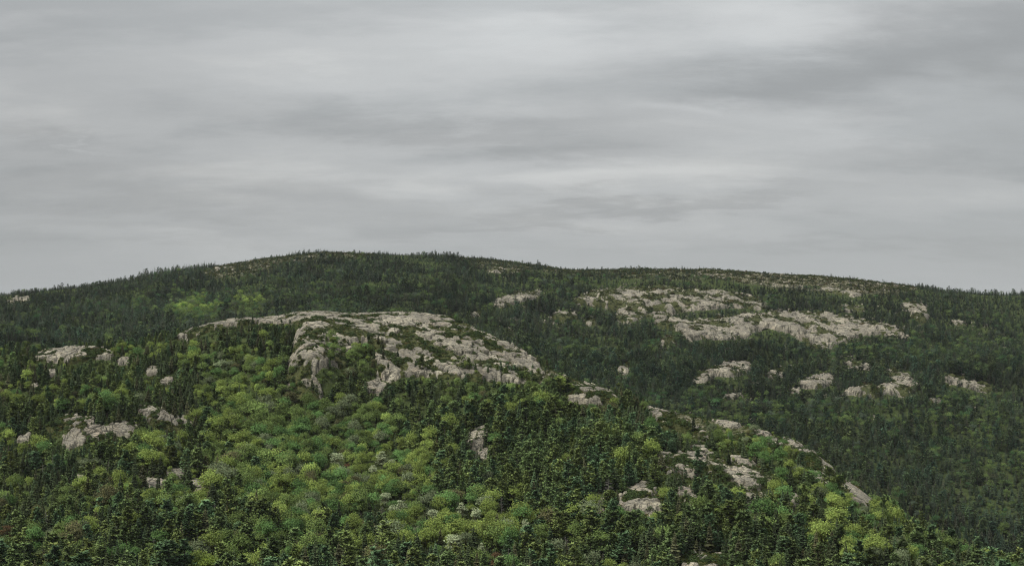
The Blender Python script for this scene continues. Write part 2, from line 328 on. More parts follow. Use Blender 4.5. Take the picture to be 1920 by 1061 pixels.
ALLOUT = [(1, DOME, "big bare granite dome with mossy ledges standing above the near forest", 1.4)] + OUT
def isnear(u, Y): return Y < crestY(u) + 45
def rocksd(u, v, nr, lst=None):
    d = np.full(np.shape(u), 99.0)
    for o in (lst or ALLOUT):
        s = np.nonzero(nr == bool(o[0]))[0]
        if len(s): d[s] = np.minimum(d[s], polysd(u[s], v[s], o[1]))
    return d
def openness(u, v, nr):
    d = np.zeros(np.shape(u))
    for o in OPEN:
        s = np.nonzero(nr == bool(o[0]))[0]
        if len(s): d[s] = np.maximum(d[s], o[2] * sstep(6, -2, polysd(u[s], v[s], o[1])))
    return d

# ------------------------------------------------------------------ materials
def mat(name):
    m = bpy.data.materials.new(name); m.use_nodes = True; m.node_tree.nodes.clear()
    nt = m.node_tree
    class G: pass
    g = G(); g.m = m; g.nt = nt
    def n(t, **k):
        x = nt.nodes.new(t)
        for a, b in k.items(): setattr(x, a, b)
        return x
    g.n = n; g.l = nt.links.new
    g.out = n('ShaderNodeOutputMaterial')
    def noise(vec, scale, det=4, rough=.55, dist=0):
        t = n('ShaderNodeTexNoise'); t.inputs['Scale'].default_value = scale; t.inputs['Detail'].default_value = det
        t.inputs['Roughness'].default_value = rough; t.inputs['Distortion'].default_value = dist; g.l(vec, t.inputs['Vector']); return t.outputs['Fac']
    def ramp(f, *st):
        r = n('ShaderNodeValToRGB'); g.l(f, r.inputs[0]); e = r.color_ramp.elements
        while len(e) < len(st): e.new(.5)
        for i, (p, c) in enumerate(st): e[i].position = p; e[i].color = (*c, 1) if len(c) == 3 else c
        return r.outputs[0]
    def mix(f, a, b, mode='MIX'):
        x = n('ShaderNodeMix', data_type='RGBA', blend_type=mode)
        for s, i in ((f, 0), (a, 6), (b, 7)):
            if isinstance(s, (int, float)): x.inputs[i].default_value = s
            elif isinstance(s, tuple): x.inputs[i].default_value = (*s, 1)
            else: g.l(s, x.inputs[i])
        return x.outputs[2]
    def mapped(scale, rot=(0, 0, 0)):
        ge = n('ShaderNodeNewGeometry'); mp = n('ShaderNodeMapping'); mp.inputs['Scale'].default_value = scale; mp.inputs['Rotation'].default_value = rot
        g.l(ge.outputs['Position'], mp.inputs[0]); return mp.outputs[0]
    g.noise = noise; g.ramp = ramp; g.mix = mix; g.mapped = mapped
    return g
def grey(v): return (v, v, v)
def rock_material():
    g = mat('granite'); p = g.mapped((1, 1, 1)); ps = g.mapped((.25, 1.0, 1.3), (0, 0, .35)); pv = g.mapped((1.2, 1.2, .25))
    big = g.noise(p, .06, 4, .6); mid = g.noise(ps, .35, 6, .65, .6); fine = g.noise(p, 1.6, 6, .7); streak = g.noise(pv, .8, 5, .65)
    base = g.ramp(big, (.34, (.190, .168, .122)), (.5, (.295, .268, .198)), (.62, (.47, .425, .315)))
    pink = g.ramp(g.noise(p, .11, 3, .5), (.55, grey(0)), (.70, grey(.8)))
    base = g.mix(pink, base, (.37, .30, .22))
    base = g.mix(g.ramp(mid, (.40, grey(1)), (.56, grey(0))), base, g.mix(.55, base, (.13, .125, .108)))
    base = g.mix(g.ramp(streak, (.34, grey(.8)), (.48, grey(0))), base, (.13, .122, .108))
    base = g.mix(g.ramp(fine, (.36, grey(.7)), (.55, grey(0))), base, (.19, .18, .15))
    vor = g.n('ShaderNodeTexVoronoi', feature='DISTANCE_TO_EDGE'); vor.inputs['Scale'].default_value = .55; vor.inputs['Randomness'].default_value = 1
    pw = g.n('ShaderNodeVectorMath', operation='ADD'); g.l(g.mapped((.55, 1.2, 1.5), (0, 0, .5)), pw.inputs[0])
    nc = g.n('ShaderNodeTexNoise'); nc.inputs['Scale'].default_value = .5; nc.inputs['Detail'].default_value = 4; g.l(p, nc.inputs['Vector'])
    sc2 = g.n('ShaderNodeVectorMath', operation='SCALE'); g.l(nc.outputs['Color'], sc2.inputs[0]); sc2.inputs[3].default_value = 2.2
    g.l(sc2.outputs[0], pw.inputs[1]); g.l(pw.outputs[0], vor.inputs['Vector'])
    crack = g.ramp(vor.outputs['Distance'], (.0, grey(1)), (.07, grey(0)))
    base = g.mix(crack, base, (.10, .092, .085))
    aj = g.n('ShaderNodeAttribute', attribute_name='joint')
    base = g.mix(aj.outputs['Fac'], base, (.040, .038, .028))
    at = g.n('ShaderNodeAttribute', attribute_name='moss')
    mm = g.n('ShaderNodeMath', operation='ADD'); g.l(at.outputs['Fac'], mm.inputs[0])
    m3 = g.n('ShaderNodeMath', operation='MULTIPLY_ADD'); g.l(g.noise(p, .9, 5, .7), m3.inputs[0]); m3.inputs[1].default_value = .9; m3.inputs[2].default_value = -.45
    g.l(m3.outputs[0], mm.inputs[1])
    mf = g.ramp(mm.outputs[0], (.42, grey(0)), (.56, grey(1)))
    moss = g.ramp(g.noise(p, .5, 5, .65), (.3, (.028, .036, .012)), (.5, (.052, .060, .019)), (.7, (.088, .086, .030)))
    col = g.mix(mf, base, moss)
    b = g.n('ShaderNodeBsdfPrincipled'); g.l(col, b.inputs['Base Color']); b.inputs['Roughness'].default_value = .9; b.inputs['Specular IOR Level'].default_value = .2
    bp = g.n('ShaderNodeBump'); bp.inputs['Strength'].default_value = .7; bp.inputs['Distance'].default_value = .35
    add = g.n('ShaderNodeMath', operation='SUBTRACT'); g.l(g.mix(.5, mid, fine), add.inputs[0])
    g.l(crack, add.inputs[1]); g.l(add.outputs[0], bp.inputs['Height']); g.l(bp.outputs[0], b.inputs['Normal'])
    g.l(b.outputs[0], g.out.inputs[0]); return g.m
def ground_material():
    g = mat('forest_floor'); p = g.mapped((1, 1, 1))
    a = g.noise(p, .12, 5, .6); f = g.noise(p, 1.1, 5, .7)
    col = g.ramp(g.mix(.5, a, f), (.35, (.028, .038, .015)), (.5, (.048, .064, .024)), (.66, (.075, .088, .034)))
    heath = g.ramp(g.mix(.5, g.noise(p, .05, 4, .6), g.noise(p, .5, 5, .7)), (.34, (.045, .055, .024)), (.44, (.085, .086, .046)), (.53, (.15, .138, .095)), (.62, (.27, .25, .20)))
    at = g.n('ShaderNodeAttribute', attribute_name='open')
    col = g.mix(at.outputs['Fac'], col, heath)
    b = g.n('ShaderNodeBsdfDiffuse'); g.l(col, b.inputs[0])
    bp = g.n('ShaderNodeBump'); bp.inputs['Strength'].default_value = .8; bp.inputs['Distance'].default_value = .6
    g.l(f, bp.inputs['Height']); g.l(bp.outputs[0], b.inputs['Normal']); g.l(b.outputs[0], g.out.inputs[0]); return g.m
def leaf_material(name, transl=.25):
    g = mat(name)
    t = g.n('ShaderNodeAttribute', attribute_name='tint'); t.attribute_type = 'INSTANCER'
    v = g.n('ShaderNodeAttribute', attribute_name='var')
    col = g.n('ShaderNodeVectorMath', operation='MULTIPLY'); g.l(t.outputs['Vector'], col.inputs[0]); g.l(v.outputs['Vector'], col.inputs[1])
    d = g.n('ShaderNodeBsdfDiffuse'); g.l(col.outputs[0], d.inputs[0])
    oa = g.n('ShaderNodeAttribute', attribute_name='outward'); vt = g.n('ShaderNodeVectorTransform', vector_type='NORMAL', convert_from='OBJECT', convert_to='WORLD')
    g.l(oa.outputs['Vector'], vt.inputs[0]); ge = g.n('ShaderNodeNewGeometry')
    s1 = g.n('ShaderNodeVectorMath', operation='SCALE'); g.l(vt.outputs[0], s1.inputs[0]); s1.inputs[3].default_value = .9
    ad = g.n('ShaderNodeVectorMath', operation='ADD'); g.l(s1.outputs[0], ad.inputs[0]); g.l(ge.outputs['Normal'], ad.inputs[1])
    nz = g.n('ShaderNodeVectorMath', operation='NORMALIZE'); g.l(ad.outputs[0], nz.inputs[0]); g.l(nz.outputs[0], d.inputs['Normal'])
    tr = g.n('ShaderNodeBsdfTranslucent'); g.l(col.outputs[0], tr.inputs[0])
    m = g.n('ShaderNodeMixShader'); m.inputs[0].default_value = transl
    g.l(d.outputs[0], m.inputs[1]); g.l(tr.outputs[0], m.inputs[2]); g.l(m.outputs[0], g.out.inputs[0]); return g.m
def bark_material(name, c1, c2):
    g = mat(name); tc = g.n('ShaderNodeTexCoord')
    col = g.ramp(g.noise(tc.outputs['Object'], 14, 4, .7), (.35, c1), (.65, c2))
    d = g.n('ShaderNodeBsdfDiffuse'); g.l(col, d.inputs[0]); g.l(d.outputs[0], g.out.inputs[0]); return g.m
M_ROCK = rock_material(); M_GROUND = ground_material()
M_LEAF = leaf_material('broadleaf_leaves', .3); M_NEEDLE = leaf_material('conifer_needles', .12); M_HEATH = leaf_material('heath_leaves', .15)
M_BARK = bark_material('brown_bark', (.05, .042, .035), (.13, .115, .1)); M_DEAD = bark_material('weathered_wood', (.13, .12, .112), (.27, .25, .235))

# ------------------------------------------------------------------ mesh building
def mesh(name, V, Fc, mats, var=None, mi=None, smooth=False):
    V = np.asarray(V, np.float32); me = bpy.data.meshes.new(name)
    k = Fc.shape[1]; nf = len(Fc)
    me.vertices.add(len(V)); me.vertices.foreach_set('co', V.ravel())
    me.loops.add(nf * k); me.loops.foreach_set('vertex_index', np.ascontiguousarray(Fc, np.int32).ravel())
    me.polygons.add(nf); me.polygons.foreach_set('loop_start', np.arange(0, nf * k, k, dtype=np.int32))
    if smooth: me.polygons.foreach_set('use_smooth', np.ones(nf, bool))
    else: me.polygons.foreach_set('use_smooth', np.zeros(nf, bool))
    for m in mats: me.materials.append(m)
    if mi is not None: me.polygons.foreach_set('material_index', np.asarray(mi, np.int32))
    if var is not None:
        a = me.attributes.new('var', 'FLOAT_VECTOR', 'POINT'); a.data.foreach_set('vector', np.asarray(var, np.float32).ravel())
        c0 = np.array([0, 0, .45 * V[:, 2].max()]); o_ = (V - c0) * np.array([1.6, 1.6, 1.0]); o_[:, 2] += .12; o_ /= np.linalg.norm(o_, axis=1)[:, None] + 1e-6
        a = me.attributes.new('outward', 'FLOAT_VECTOR', 'POINT'); a.data.foreach_set('vector', o_.astype(np.float32).ravel())
    me.update(calc_edges=True)
    return me
def fattr(me, name, val):
    a = me.attributes.new(name, 'FLOAT', 'POINT'); a.data.foreach_set('value', np.asarray(val, np.float32).ravel())
def link(name, me, parent=None):
    o = bpy.data.objects.new(name, me); C.objects.link(o)
    if parent is not None: o.parent = parent
    return o
def gridfaces(nr, nc):
    i = np.arange(nr * nc).reshape(nr, nc)
    return np.stack([i[:-1, :-1], i[:-1, 1:], i[1:, 1:], i[1:, :-1]], -1).reshape(-1, 4)

# ------------------------------------------------------------------ the hillside
def make_terrain():
    ucol = np.concatenate([np.linspace(-4200, -300, 22)[:-1], np.linspace(-300, -100, 30)[:-1], np.arange(-100, 2021, 4.0), np.linspace(2024, 2220, 30)[1:], np.linspace(2220, 6200, 22)[1:]])
    Y = np.concatenate([np.linspace(-500, 400, 46)[:-1], np.arange(400, 700, 2.6), np.arange(700, 960, 1.7), np.arange(960, 1000, 4.0), np.arange(1000, 2160, 4.0), np.linspace(2160, 3600, 40)[1:], np.geomspace(3700, 9000, 12)])
    U, YY = np.meshgrid(ucol, Y); z = zter(U, YY)
    u = U.ravel(); y = YY.ravel(); zz = z.ravel(); v = vof(zz, np.maximum(y, 50))
    nr = isnear(u, y); v = np.where(y < 420, 3000, v)
    sd_ = rocksd(u, v, nr); zz = zz - 2.2 * sstep(3, -3, sd_)
    me = mesh('hillside', np.stack([xfun(u, y), y, zz + EYE], 1), gridfaces(*U.shape), [M_GROUND], smooth=True)
    fattr(me, 'open', np.maximum(openness(u, v, nr), 0) * (y > 430) * (y < 2300))
    o = link('hillside', me); o['kind'] = 'structure'; o['label'] = 'forest floor of the near slope, valley and long far hill'
    # running skyline for visibility tests
    vm = vof(z, np.maximum(YY, 1)); vm[YY < 420] = 5000
    run = np.minimum.accumulate(vm, 0)
    return ucol, Y, run
TU, TY, TRUN = make_terrain()
def hidden_by(u, Y, vtop):
    i = np.clip(np.searchsorted(TU, u), 0, len(TU) - 1); j = np.clip(np.searchsorted(TY, Y) - 2, 0, len(TY) - 1)
    return vtop - TRUN[j, i]          # > 0: the top lies under the line of sight over nearer ground

# ------------------------------------------------------------------ granite
def cells(x, y, sx, sy, rot, seed, warp=0.0):
    ca, sa = math.cos(rot), math.sin(rot)
    X = (x * ca + y * sa) / sx; Yv = (-x * sa + y * ca) / sy
    if warp: X, Yv = X + warp * vnoise(x / sx * .8, y / sy * .8, seed + 91), Yv + warp * vnoise(x / sx * .8 + 9, y / sy * .8, seed + 92)
    ix = np.floor(X); iy = np.floor(Yv)
    d1 = np.full(X.shape, 9.0); d2 = np.full(X.shape, 9.0); cx = np.zeros(X.shape); cy = np.zeros(X.shape); ddx = np.zeros(X.shape); ddy = np.zeros(X.shape)
    for a in (-1, 0, 1):
        for b in (-1, 0, 1):
            jx = ix + a; jy = iy + b
            px = jx + .5 + .42 * (ihash(jx, jy, seed) * 2 - 1); py = jy + .5 + .42 * (ihash(jx, jy, seed + 1) * 2 - 1)
            ex = X - px; ey = Yv - py; d = np.maximum(np.abs(ex), np.abs(ey)) * .5 + np.sqrt(ex * ex + ey * ey) * .5
            nw = d < d1
            d2 = np.where(nw, d1, np.minimum(d2, d)); d1 = np.where(nw, d, d1)
            cx = np.where(nw, jx, cx); cy = np.where(nw, jy, cy); ddx = np.where(nw, ex, ddx); ddy = np.where(nw, ey, ddy)
    return cx, cy, ddx, ddy, d2 - d1
def rock_relief(x, y, S, seed, far):
    wx = x + 3.0 * S * fbm(x / (13 * S), y / (11 * S), 71 + seed, 3); wy = y + 3.0 * S * fbm(x / (13 * S) + 7, y / (11 * S), 72 + seed, 3)
    cx, cy, dx, dy, e = cells(wx, wy, 7.2 * S, 5.4 * S, -.38, 5 + seed, .3)
    off = ihash(cx, cy, 33) * 2 - 1
    h = 1.2 * off + 2.2 * ((ihash(cx, cy, 34) - .5) * dx + (ihash(cx, cy, 35) - .12) * dy)
    h = h + .55 * (1 - np.exp(-e * 9.0)) - .9 * (1 - sstep(.0, .07, e))
    c2 = cells(wx, wy, 4.4 * S, 1.7 * S, -.30, 25 + seed, .25)
    sub = (ihash(cx, cy, 44) < .6)
    h = h + np.where(sub, .34 * (ihash(c2[0], c2[1], 36) * 2 - 1) + .5 * (ihash(c2[0], c2[1], 37) - .3) * c2[3] - .35 * (1 - sstep(0, .10, c2[4])), 0)
    h = h + .35 * fbm(x / (7 * S), y / (5 * S), 40, 2) + .05 * fbm(x / 1.3, y / 1.1, 45, 2)
    cid = (cx * 4099 + cy).astype(np.int64)
    st = np.abs(fbm(wx / (5.5 * S) + .9 * wy / (9 * S), wy / (26 * S), 49, 2))          # long open cracks
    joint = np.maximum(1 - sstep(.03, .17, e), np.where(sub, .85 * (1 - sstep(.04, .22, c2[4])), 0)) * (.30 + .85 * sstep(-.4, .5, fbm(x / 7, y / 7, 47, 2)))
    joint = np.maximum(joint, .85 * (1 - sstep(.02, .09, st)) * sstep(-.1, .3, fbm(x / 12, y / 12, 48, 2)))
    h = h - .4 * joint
    return h * S * (.5 if far else .78), off, cid, np.clip(joint, 0, 1)
def make_outcrop(k, near, P, label, lift):
    P_ = np.array(P, float); u0, u1 = P_[:, 0].min() - 10, P_[:, 0].max() + 10; v0, v1 = P_[:, 1].min() - 4, P_[:, 1].max() + 6
    big = k == 0
    uc = np.linspace(u0, u1, 60)
    cr = crestY(uc)
    lo, hi = (430, cr.max() + 35) if near else (cr.min() + 150, 2150)
    Yc = np.arange(lo, hi, 2.0); Uc, Yg = np.meshgrid(uc, Yc); zc = zter(Uc, Yg); vc = vof(zc, Yg)
    nr = isnear(Uc, Yg) == bool(near)
    m = (vc > v0) & (vc < v1) & nr
    s = polysd(Uc.ravel(), vc.ravel(), P).reshape(Uc.shape)
    m &= s < 6
    if not m.any(): print('no ground for', label); return
    ys = Yg[m]; y0, y1 = ys.min() - 5, ys.max() + 5
    S = 1.0 if big else (.62 if near else 1.25)
    st = .5 if big else (.33 if near else .95)
    ym = .5 * (y0 + y1); du = st * F / ym
    ug = np.arange(u0, u1, du); yg = np.arange(y0, y1, st)
    U, Y = np.meshgrid(ug, yg); u = U.ravel(); y = Y.ravel(); x = xfun(u, y)
    z = zter(u, y); v = vof(z, y); nr = isnear(u, y) == bool(near)
    wob = (7 if near else 4.5) * fbm(x / (11 if near else 16), y / (8 if near else 13), 51, 3) + (3.5 if near else 2.5) * fbm(x / (3 if near else 5), y / (2.4 if near else 4), 57, 2)
    if not big: wob = wob * min(1.0, max(v1 - v0 - 10, 0) / 70 + .22) + (0 if near else .3)
    small = (not big) and near and (u1 - u0) < 75
    sd_ = polysd(u, v, P) + wob - (1.8 if small else 0); sd_ = np.where(nr, sd_, 99)
    msk = sstep(2.2, -2.2, sd_)
    h, off, cid, joint = rock_relief(x, y, S, k, not near)
    if big: h = h * (.4 + .6 * sstep(596, 640, v))
    mo = fbm(x / (13 if near else 22), y / (13 if near else 22), 61, 3) * 1.0 - .38 * off + (.26 if big else .13)
    mo = mo + .35 * (fbm(x / 4, y / 4, 66, 2))
    if big: mo = mo - .55 * sstep(622, 640, v) * sstep(645, 625, u) - .08 + .32 * sstep(800, 930, u)  - .35 * sstep(616, 600, v) + .12 * sstep(640, 670, v)
    elif not near: mo = mo + .10
    if small: mo = mo - .45; h = h * .45
    moss = sstep(.12, .45, mo)
    hh = h * (1 - .75 * moss) + lift + .15 - .35 * moss
    zz = z + hh * msk - 2.6 * (1 - msk)
    V = np.stack([x, y, zz + EYE], 1); Fc = gridfaces(*U.shape)
    keep = msk[Fc].max(1) > .03; Fc = Fc[keep]
    if not len(Fc): print('empty', label); return
    mossv = np.clip(.2 + .6 * moss + (.2 if near else .02) * (1 - msk), 0, 1)
    def part(name, faces, parent):
        ids, inv = np.unique(faces, return_inverse=True)
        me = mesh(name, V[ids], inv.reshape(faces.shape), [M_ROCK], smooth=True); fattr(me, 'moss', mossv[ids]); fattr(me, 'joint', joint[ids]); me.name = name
        return link(name, me, parent)
    name = 'granite_dome' if big else 'rock_outcrop'
    root = None
    wide = (u1 - u0) > 70 and near
    if big or wide:
        root = bpy.data.objects.new(name, None); C.objects.link(root)
        fc = cid[Fc[:, 0]]; uq, inv, cnt = np.unique(fc, return_inverse=True, return_counts=True)
        order = np.argsort(-cnt); good = [i for i in order if cnt[i] > 60][:(290 if big else 60)]
        rest = np.ones(len(uq), bool); rest[good] = False
        so = np.argsort(inv, kind='stable'); bounds = np.concatenate([[0], np.cumsum(cnt)])
        for i in good: part('slab', Fc[so[bounds[i]:bounds[i + 1]]], root)
        rf = rest[inv]
        if rf.any(): r = part('rubble', Fc[rf], root); r['kind'] = 'stuff'
    else:
        root = part(name, Fc, None)
    root['label'] = label; root['category'] = 'granite dome' if big else 'rock outcrop'
    if not big: root['group'] = 'rock outcrops on the near slope' if near else 'rock outcrops on the far hillside'
    return V, msk, moss, Fc
HEATH_PTS = []
for k, (nr_, P_, lb_, lf_) in enumerate(ALLOUT):
    r = make_outcrop(k, nr_, P_, lb_, lf_)
    if r is None: continue
    V_, mk_, ms_, Fc_ = r
    w = np.unique(Fc_[:, 0]); w = w[(ms_[w] > .35) & (mk_[w] > .5)]
    nn = int(len(w) * (.10 if nr_ else .06))
    if nn: HEATH_PTS.append(V_[RNG.choice(w, nn, replace=False)])

# ------------------------------------------------------------------ tree kinds, unit height, base at the origin
class MB:
    def __init__(s): s.V = []; s.F = []; s.A = []; s.n = 0
    def tri(s, a, b, c, col):
        s.V += [a, b, c]; s.F.append((s.n, s.n + 1, s.n + 2)); s.A += [col] * 3; s.n += 3
def unit(v): return v / (np.linalg.norm(v) + 1e-9)
def trunk_mesh(h, r, rr, seg=6, rings=5):
    V = []; Fc = []
    for i in range(rings):
        t = i / (rings - 1)
        for j in range(seg):
            a = 2 * math.pi * j / seg; q = r * (1 - t) ** .8 * (1.25 if i == 0 else 1) + .0015
            V.append((q * math.cos(a) + .012 * math.sin(3 * t + r * 90), q * math.sin(a), t * h - (.04 if i == 0 else 0)))
    for i in range(rings - 1):
        for j in range(seg):
            a, b = i * seg + j, i * seg + (j + 1) % seg
            Fc += [(a, b, b + seg), (a, b + seg, a + seg)]
    return np.array(V), np.array(Fc)
def limb(mb, a, b, r0, r1, col):
    a = np.array(a, float); b = np.array(b, float); d = unit(b - a); s = unit(np.cross(d, (0, .1, 1.0))); t = np.cross(d, s)
    p = [a + r0 * (math.cos(k * 2.094) * s + math.sin(k * 2.094) * t) for k in range(3)]; q = [b + r1 * (math.cos(k * 2.094) * s + math.sin(k * 2.094) * t) for k in range(3)]
    for k in range(3):
        l = (k + 1) % 3; mb.tri(p[k], p[l], q[l], col); mb.tri(p[k], q[l], q[k], col)
def spruce(rng, lod):
    mb = MB(); nw = 17 if lod else 11; R = rng.uniform(.17, .23)
    for i in range(nw):
        t = (i + rng.uniform(-.3, .3)) / nw; z = .07 + .9 * t
        L = R * (1 - t) ** .85 * rng.uniform(.78, 1.12) + .018
        nb = rng.integers(6, 9) if lod else 6
        if t > .8: nb = 5
        a0 = rng.uniform(0, 6.28)
        for b in range(nb):
            a = a0 + 6.283 * b / nb + rng.uniform(-.25, .25); l = L * rng.uniform(.65, 1.2)
            if rng.random() < .08: continue
            dr = np.array([math.cos(a), math.sin(a), 0]); sd = np.array([-math.sin(a), math.cos(a), 0])
            c = rng.uniform(.7, 1.25); tipc = c * rng.uniform(1.05, 1.5)
            up = rng.uniform(-.45, -.05) + .5 * t
            p0 = dr * .004 + np.array([0, 0, z + .02]); p1 = dr * l * .6 + np.array([0, 0, z + up * l * .5]); p2 = dr * l + np.array([0, 0, z + up * l * .75])
            w = l * rng.uniform(.30, .46); dz = np.array([0, 0, -w * rng.uniform(.2, .7)])
            A = (c,) * 3; B = (tipc, tipc, tipc * .9)
            mb.tri(p0, p1 + sd * w + dz, p2, A); mb.tri(p0, p2, p1 - sd * w + dz, B)
            if lod:
                mb.tri(p0 * .3 + p1 * .7, p1 + sd * w * .6 + dr * l * .35 + dz * .6, p1 + sd * w * .2, B)
                mb.tri(p0 + np.array([0, 0, -.01]), p1 * .9 + dz * 1.9, p2 * .96 + dz * 1.2, A)
    mb.tri(np.array([.012, 0, .93]), np.array([-.009, .009, .93]), np.array([0, 0, 1.0]), (.9,) * 3)
    mb.tri(np.array([0, .012, .93]), np.array([0, -.012, .93]), np.array([0, 0, 1.0]), (.9,) * 3)
    return mb
def pine(rng, lod):
    mb = MB(); nw = rng.integers(8, 11) if lod else 7; R = rng.uniform(.27, .36); fl = rng.uniform(.55, .8)
    for i in range(nw):
        t = (i + rng.uniform(-.2, .2)) / nw; z = .14 + .80 * t
        L = R * ((1 - t) ** fl) * rng.uniform(.7, 1.1) * min(1, .6 + 1.6 * t) + .03
        nb = rng.integers(5, 8); a0 = rng.uniform(0, 6.28)
        for b in range(nb):
            if rng.random() < .1: continue
            a = a0 + 6.283 * b / nb + rng.uniform(-.4, .4); l = L * rng.uniform(.6, 1.25); z = .14 + .80 * min(1.0, max(0, t + rng.uniform(-.55, .55) / nw))
            dr = np.array([math.cos(a), math.sin(a), 0]); sd = np.array([-math.sin(a), math.cos(a), 0]); zt = z + l * rng.uniform(.02, .3)
            if lod: limb(mb, (0, 0, z), dr * l * .8 + np.array([0, 0, zt]), .006, .002, (.5, .42, .4))
            nc = 6 if lod else 3
            for c_ in range(nc):
                q = .35 + .65 * (c_ + rng.random()) / nc
                ct = dr * l * q + sd * l * rng.uniform(-.4, .4) * (1.25 - q * .6) + np.array([0, 0, z + (zt - z) * q + rng.uniform(-.03, .035)])
                s = (.052 if lod else .075) * rng.uniform(.7, 1.3); c = rng.uniform(.8, 1.2)
                for f in range(5 if lod else 3):
                    aa = rng.uniform(0, 6.28); e = np.array([math.cos(aa), math.sin(aa), rng.uniform(-.1, .75)]); e2 = np.array([math.cos(aa + 1.5), math.sin(aa + 1.5), rng.uniform(-.15, .15)])
                    k = c * rng.uniform(.9, 1.12)
                    mb.tri(ct - e2 * s * .55 - e * s * .3, ct + e2 * s * .55, ct + e * s * 1.15, (k, k, k * .95))
    return mb
def broadleaf(rng, lod, flat=1.0, sparse=1.0, R=None):
    mb = MB(); nl = rng.integers(12, 19) if lod else 9; R = R or rng.uniform(.27, .40); lobes = []; ax = rng.uniform(.8, 1.25); lean = rng.uniform(-.35, .35)
    for i in range(nl):
        a = 2.4 * i + rng.uniform(-.4, .4); q = math.sqrt((i + .4) / nl) * R * .72; zz = .58 + (.30 * (1 - (q / R) ** 2) + rng.uniform(-.15, .10)) * flat
        lobes.append((np.array([q * math.cos(a) * ax, q * math.sin(a) / ax, zz + q * math.cos(a) * lean]), rng.uniform(.075, .20) * (R / .33)))
    for i in range(5 if lod else 3):
        a = rng.uniform(0, 6.28); lobes.append((np.array([R * .6 * math.cos(a), R * .6 * math.sin(a), rng.uniform(.32, .5)]), rng.uniform(.10, .15)))
    for ct, r in lobes:
        if lod: limb(mb, (0, 0, .25), ct, .011, .004, (.55, .45, .42))
        lc = rng.uniform(.82, 1.18); n = int((62 if lod else 26) * sparse)
        for k in range(n):
            d = unit(rng.normal(size=3)); d[2] = abs(d[2]) * .9 - .25 + d[2] * .1; d = unit(d)
            p = ct + d * r * np.array([1.0, 1.0, .95]) * rng.uniform(.6, 1.25)
            s = (.021 if lod else .036) * rng.uniform(.7, 1.35)
            nrm = unit(d + rng.normal(size=3) * .55); t = unit(np.cross(nrm, rng.normal(size=3))); w = np.cross(nrm, t)
            c = lc * rng.uniform(.82, 1.2); col = (c * rng.uniform(.94, 1.08), c, c * .95)
            mb.tri(p - t * s * 1.2, p + w * s, p + t * s * 1.2, col); 
            if lod: mb.tri(p - t * s * 1.2, p + t * s * 1.2, p - w * s, col)
    return mb
def shrub(rng, lod):
    mb = MB()
    for k in range(110 if lod else 60):
        a = rng.uniform(0, 6.28); q = math.sqrt(rng.random()); p = np.array([q * math.cos(a) * .6, q * math.sin(a) * .6, (1 - q * q) * rng.uniform(.3, .85) + .05])
        s = rng.uniform(.07, .15); nrm = unit(np.array([p[0], p[1], .7]) + rng.normal(size=3) * .5); t = unit(np.cross(nrm, rng.normal(size=3))); w = np.cross(nrm, t)
        c = rng.uniform(.7, 1.3); mb.tri(p - t * s, p + w * s * 1.3, p + t * s, (c, c, c * .95))
    return mb
def deadtree(rng, lod):
    mb = MB()
    for i in range(34):
        t = i / 34; z = .2 + .76 * t; a = rng.uniform(0, 6.28); l = .26 * (1 - t) ** .7 * rng.uniform(.5, 1.1) + .02
        e = np.array([math.cos(a) * l, math.sin(a) * l, z + l * rng.uniform(-.1, .5)]); limb(mb, (0, 0, z), e, .006, .0015, (1, 1, 1))
        for k in range(3):
            q = rng.uniform(.4, .95); b0 = np.array([0, 0, z]) * (1 - q) + e * q; a2 = a + rng.uniform(-1.1, 1.1)
            limb(mb, b0, b0 + np.array([math.cos(a2), math.sin(a2), rng.uniform(-.2, .6)]) * l * .4, .003, .001, (1, 1, 1))
    return mb
KINDS = {}
def make_kind(kind, fn, nvar, leafm, tr, seed, barkm=None):
    rng = np.random.default_rng(seed); crowns = []; trunks = []; full = []
    barkm = barkm or M_BARK
    for i in range(nvar):
        mb = fn(rng, 1); cm = mesh(kind + '_crown', mb.V, np.array(mb.F), [leafm], var=mb.A)
        tv, tf = trunk_mesh(tr[0], tr[1], 0); tm = mesh(kind + '_trunk', tv, tf, [barkm])
        crowns.append(cm); trunks.append(tm)
    for i in range(nvar):
        for lod in (1, 0):
            if lod: V = np.array([v.co[:] for v in crowns[i].vertices]); mbA = np.zeros(len(V) * 3, np.float32); crowns[i].attributes['var'].data.foreach_get('vector', mbA); A = mbA.reshape(-1, 3); Fc = np.arange(len(V)).reshape(-1, 3)
            else: mb = fn(rng, 0); V = np.array(mb.V); A = np.array(mb.A); Fc = np.array(mb.F)
            tv, tf = trunk_mesh(tr[0], tr[1], 0, 4, 3)
            me = mesh(kind + '_whole', np.concatenate([V, tv]), np.concatenate([Fc, tf + len(V)]), [leafm, barkm], var=np.concatenate([A, np.ones((len(tv), 3))]), mi=[0] * len(Fc) + [1] * len(tf))
            full.append((lod, me))
    KINDS[kind] = dict(crowns=crowns, trunks=trunks, near=[m for l, m in full if l], far=[m for l, m in full if not l])
make_kind('spruce_tree', spruce, 6, M_NEEDLE, (.93, .014), 11)
make_kind('pine_tree', pine, 7, M_NEEDLE, (.9, .016), 12)
make_kind('broadleaf_tree', broadleaf, 7, M_LEAF, (.6, .02), 13)
make_kind('blooming_tree', lambda r, l: broadleaf(r, l, 1.5, .8, r.uniform(.24, .30)), 3, M_LEAF, (.6, .016), 14)
make_kind('dead_tree', deadtree, 3, M_DEAD, (.97, .013), 15, M_DEAD)
make_kind('shrub', shrub, 4, M_HEATH, (.3, .02), 16)

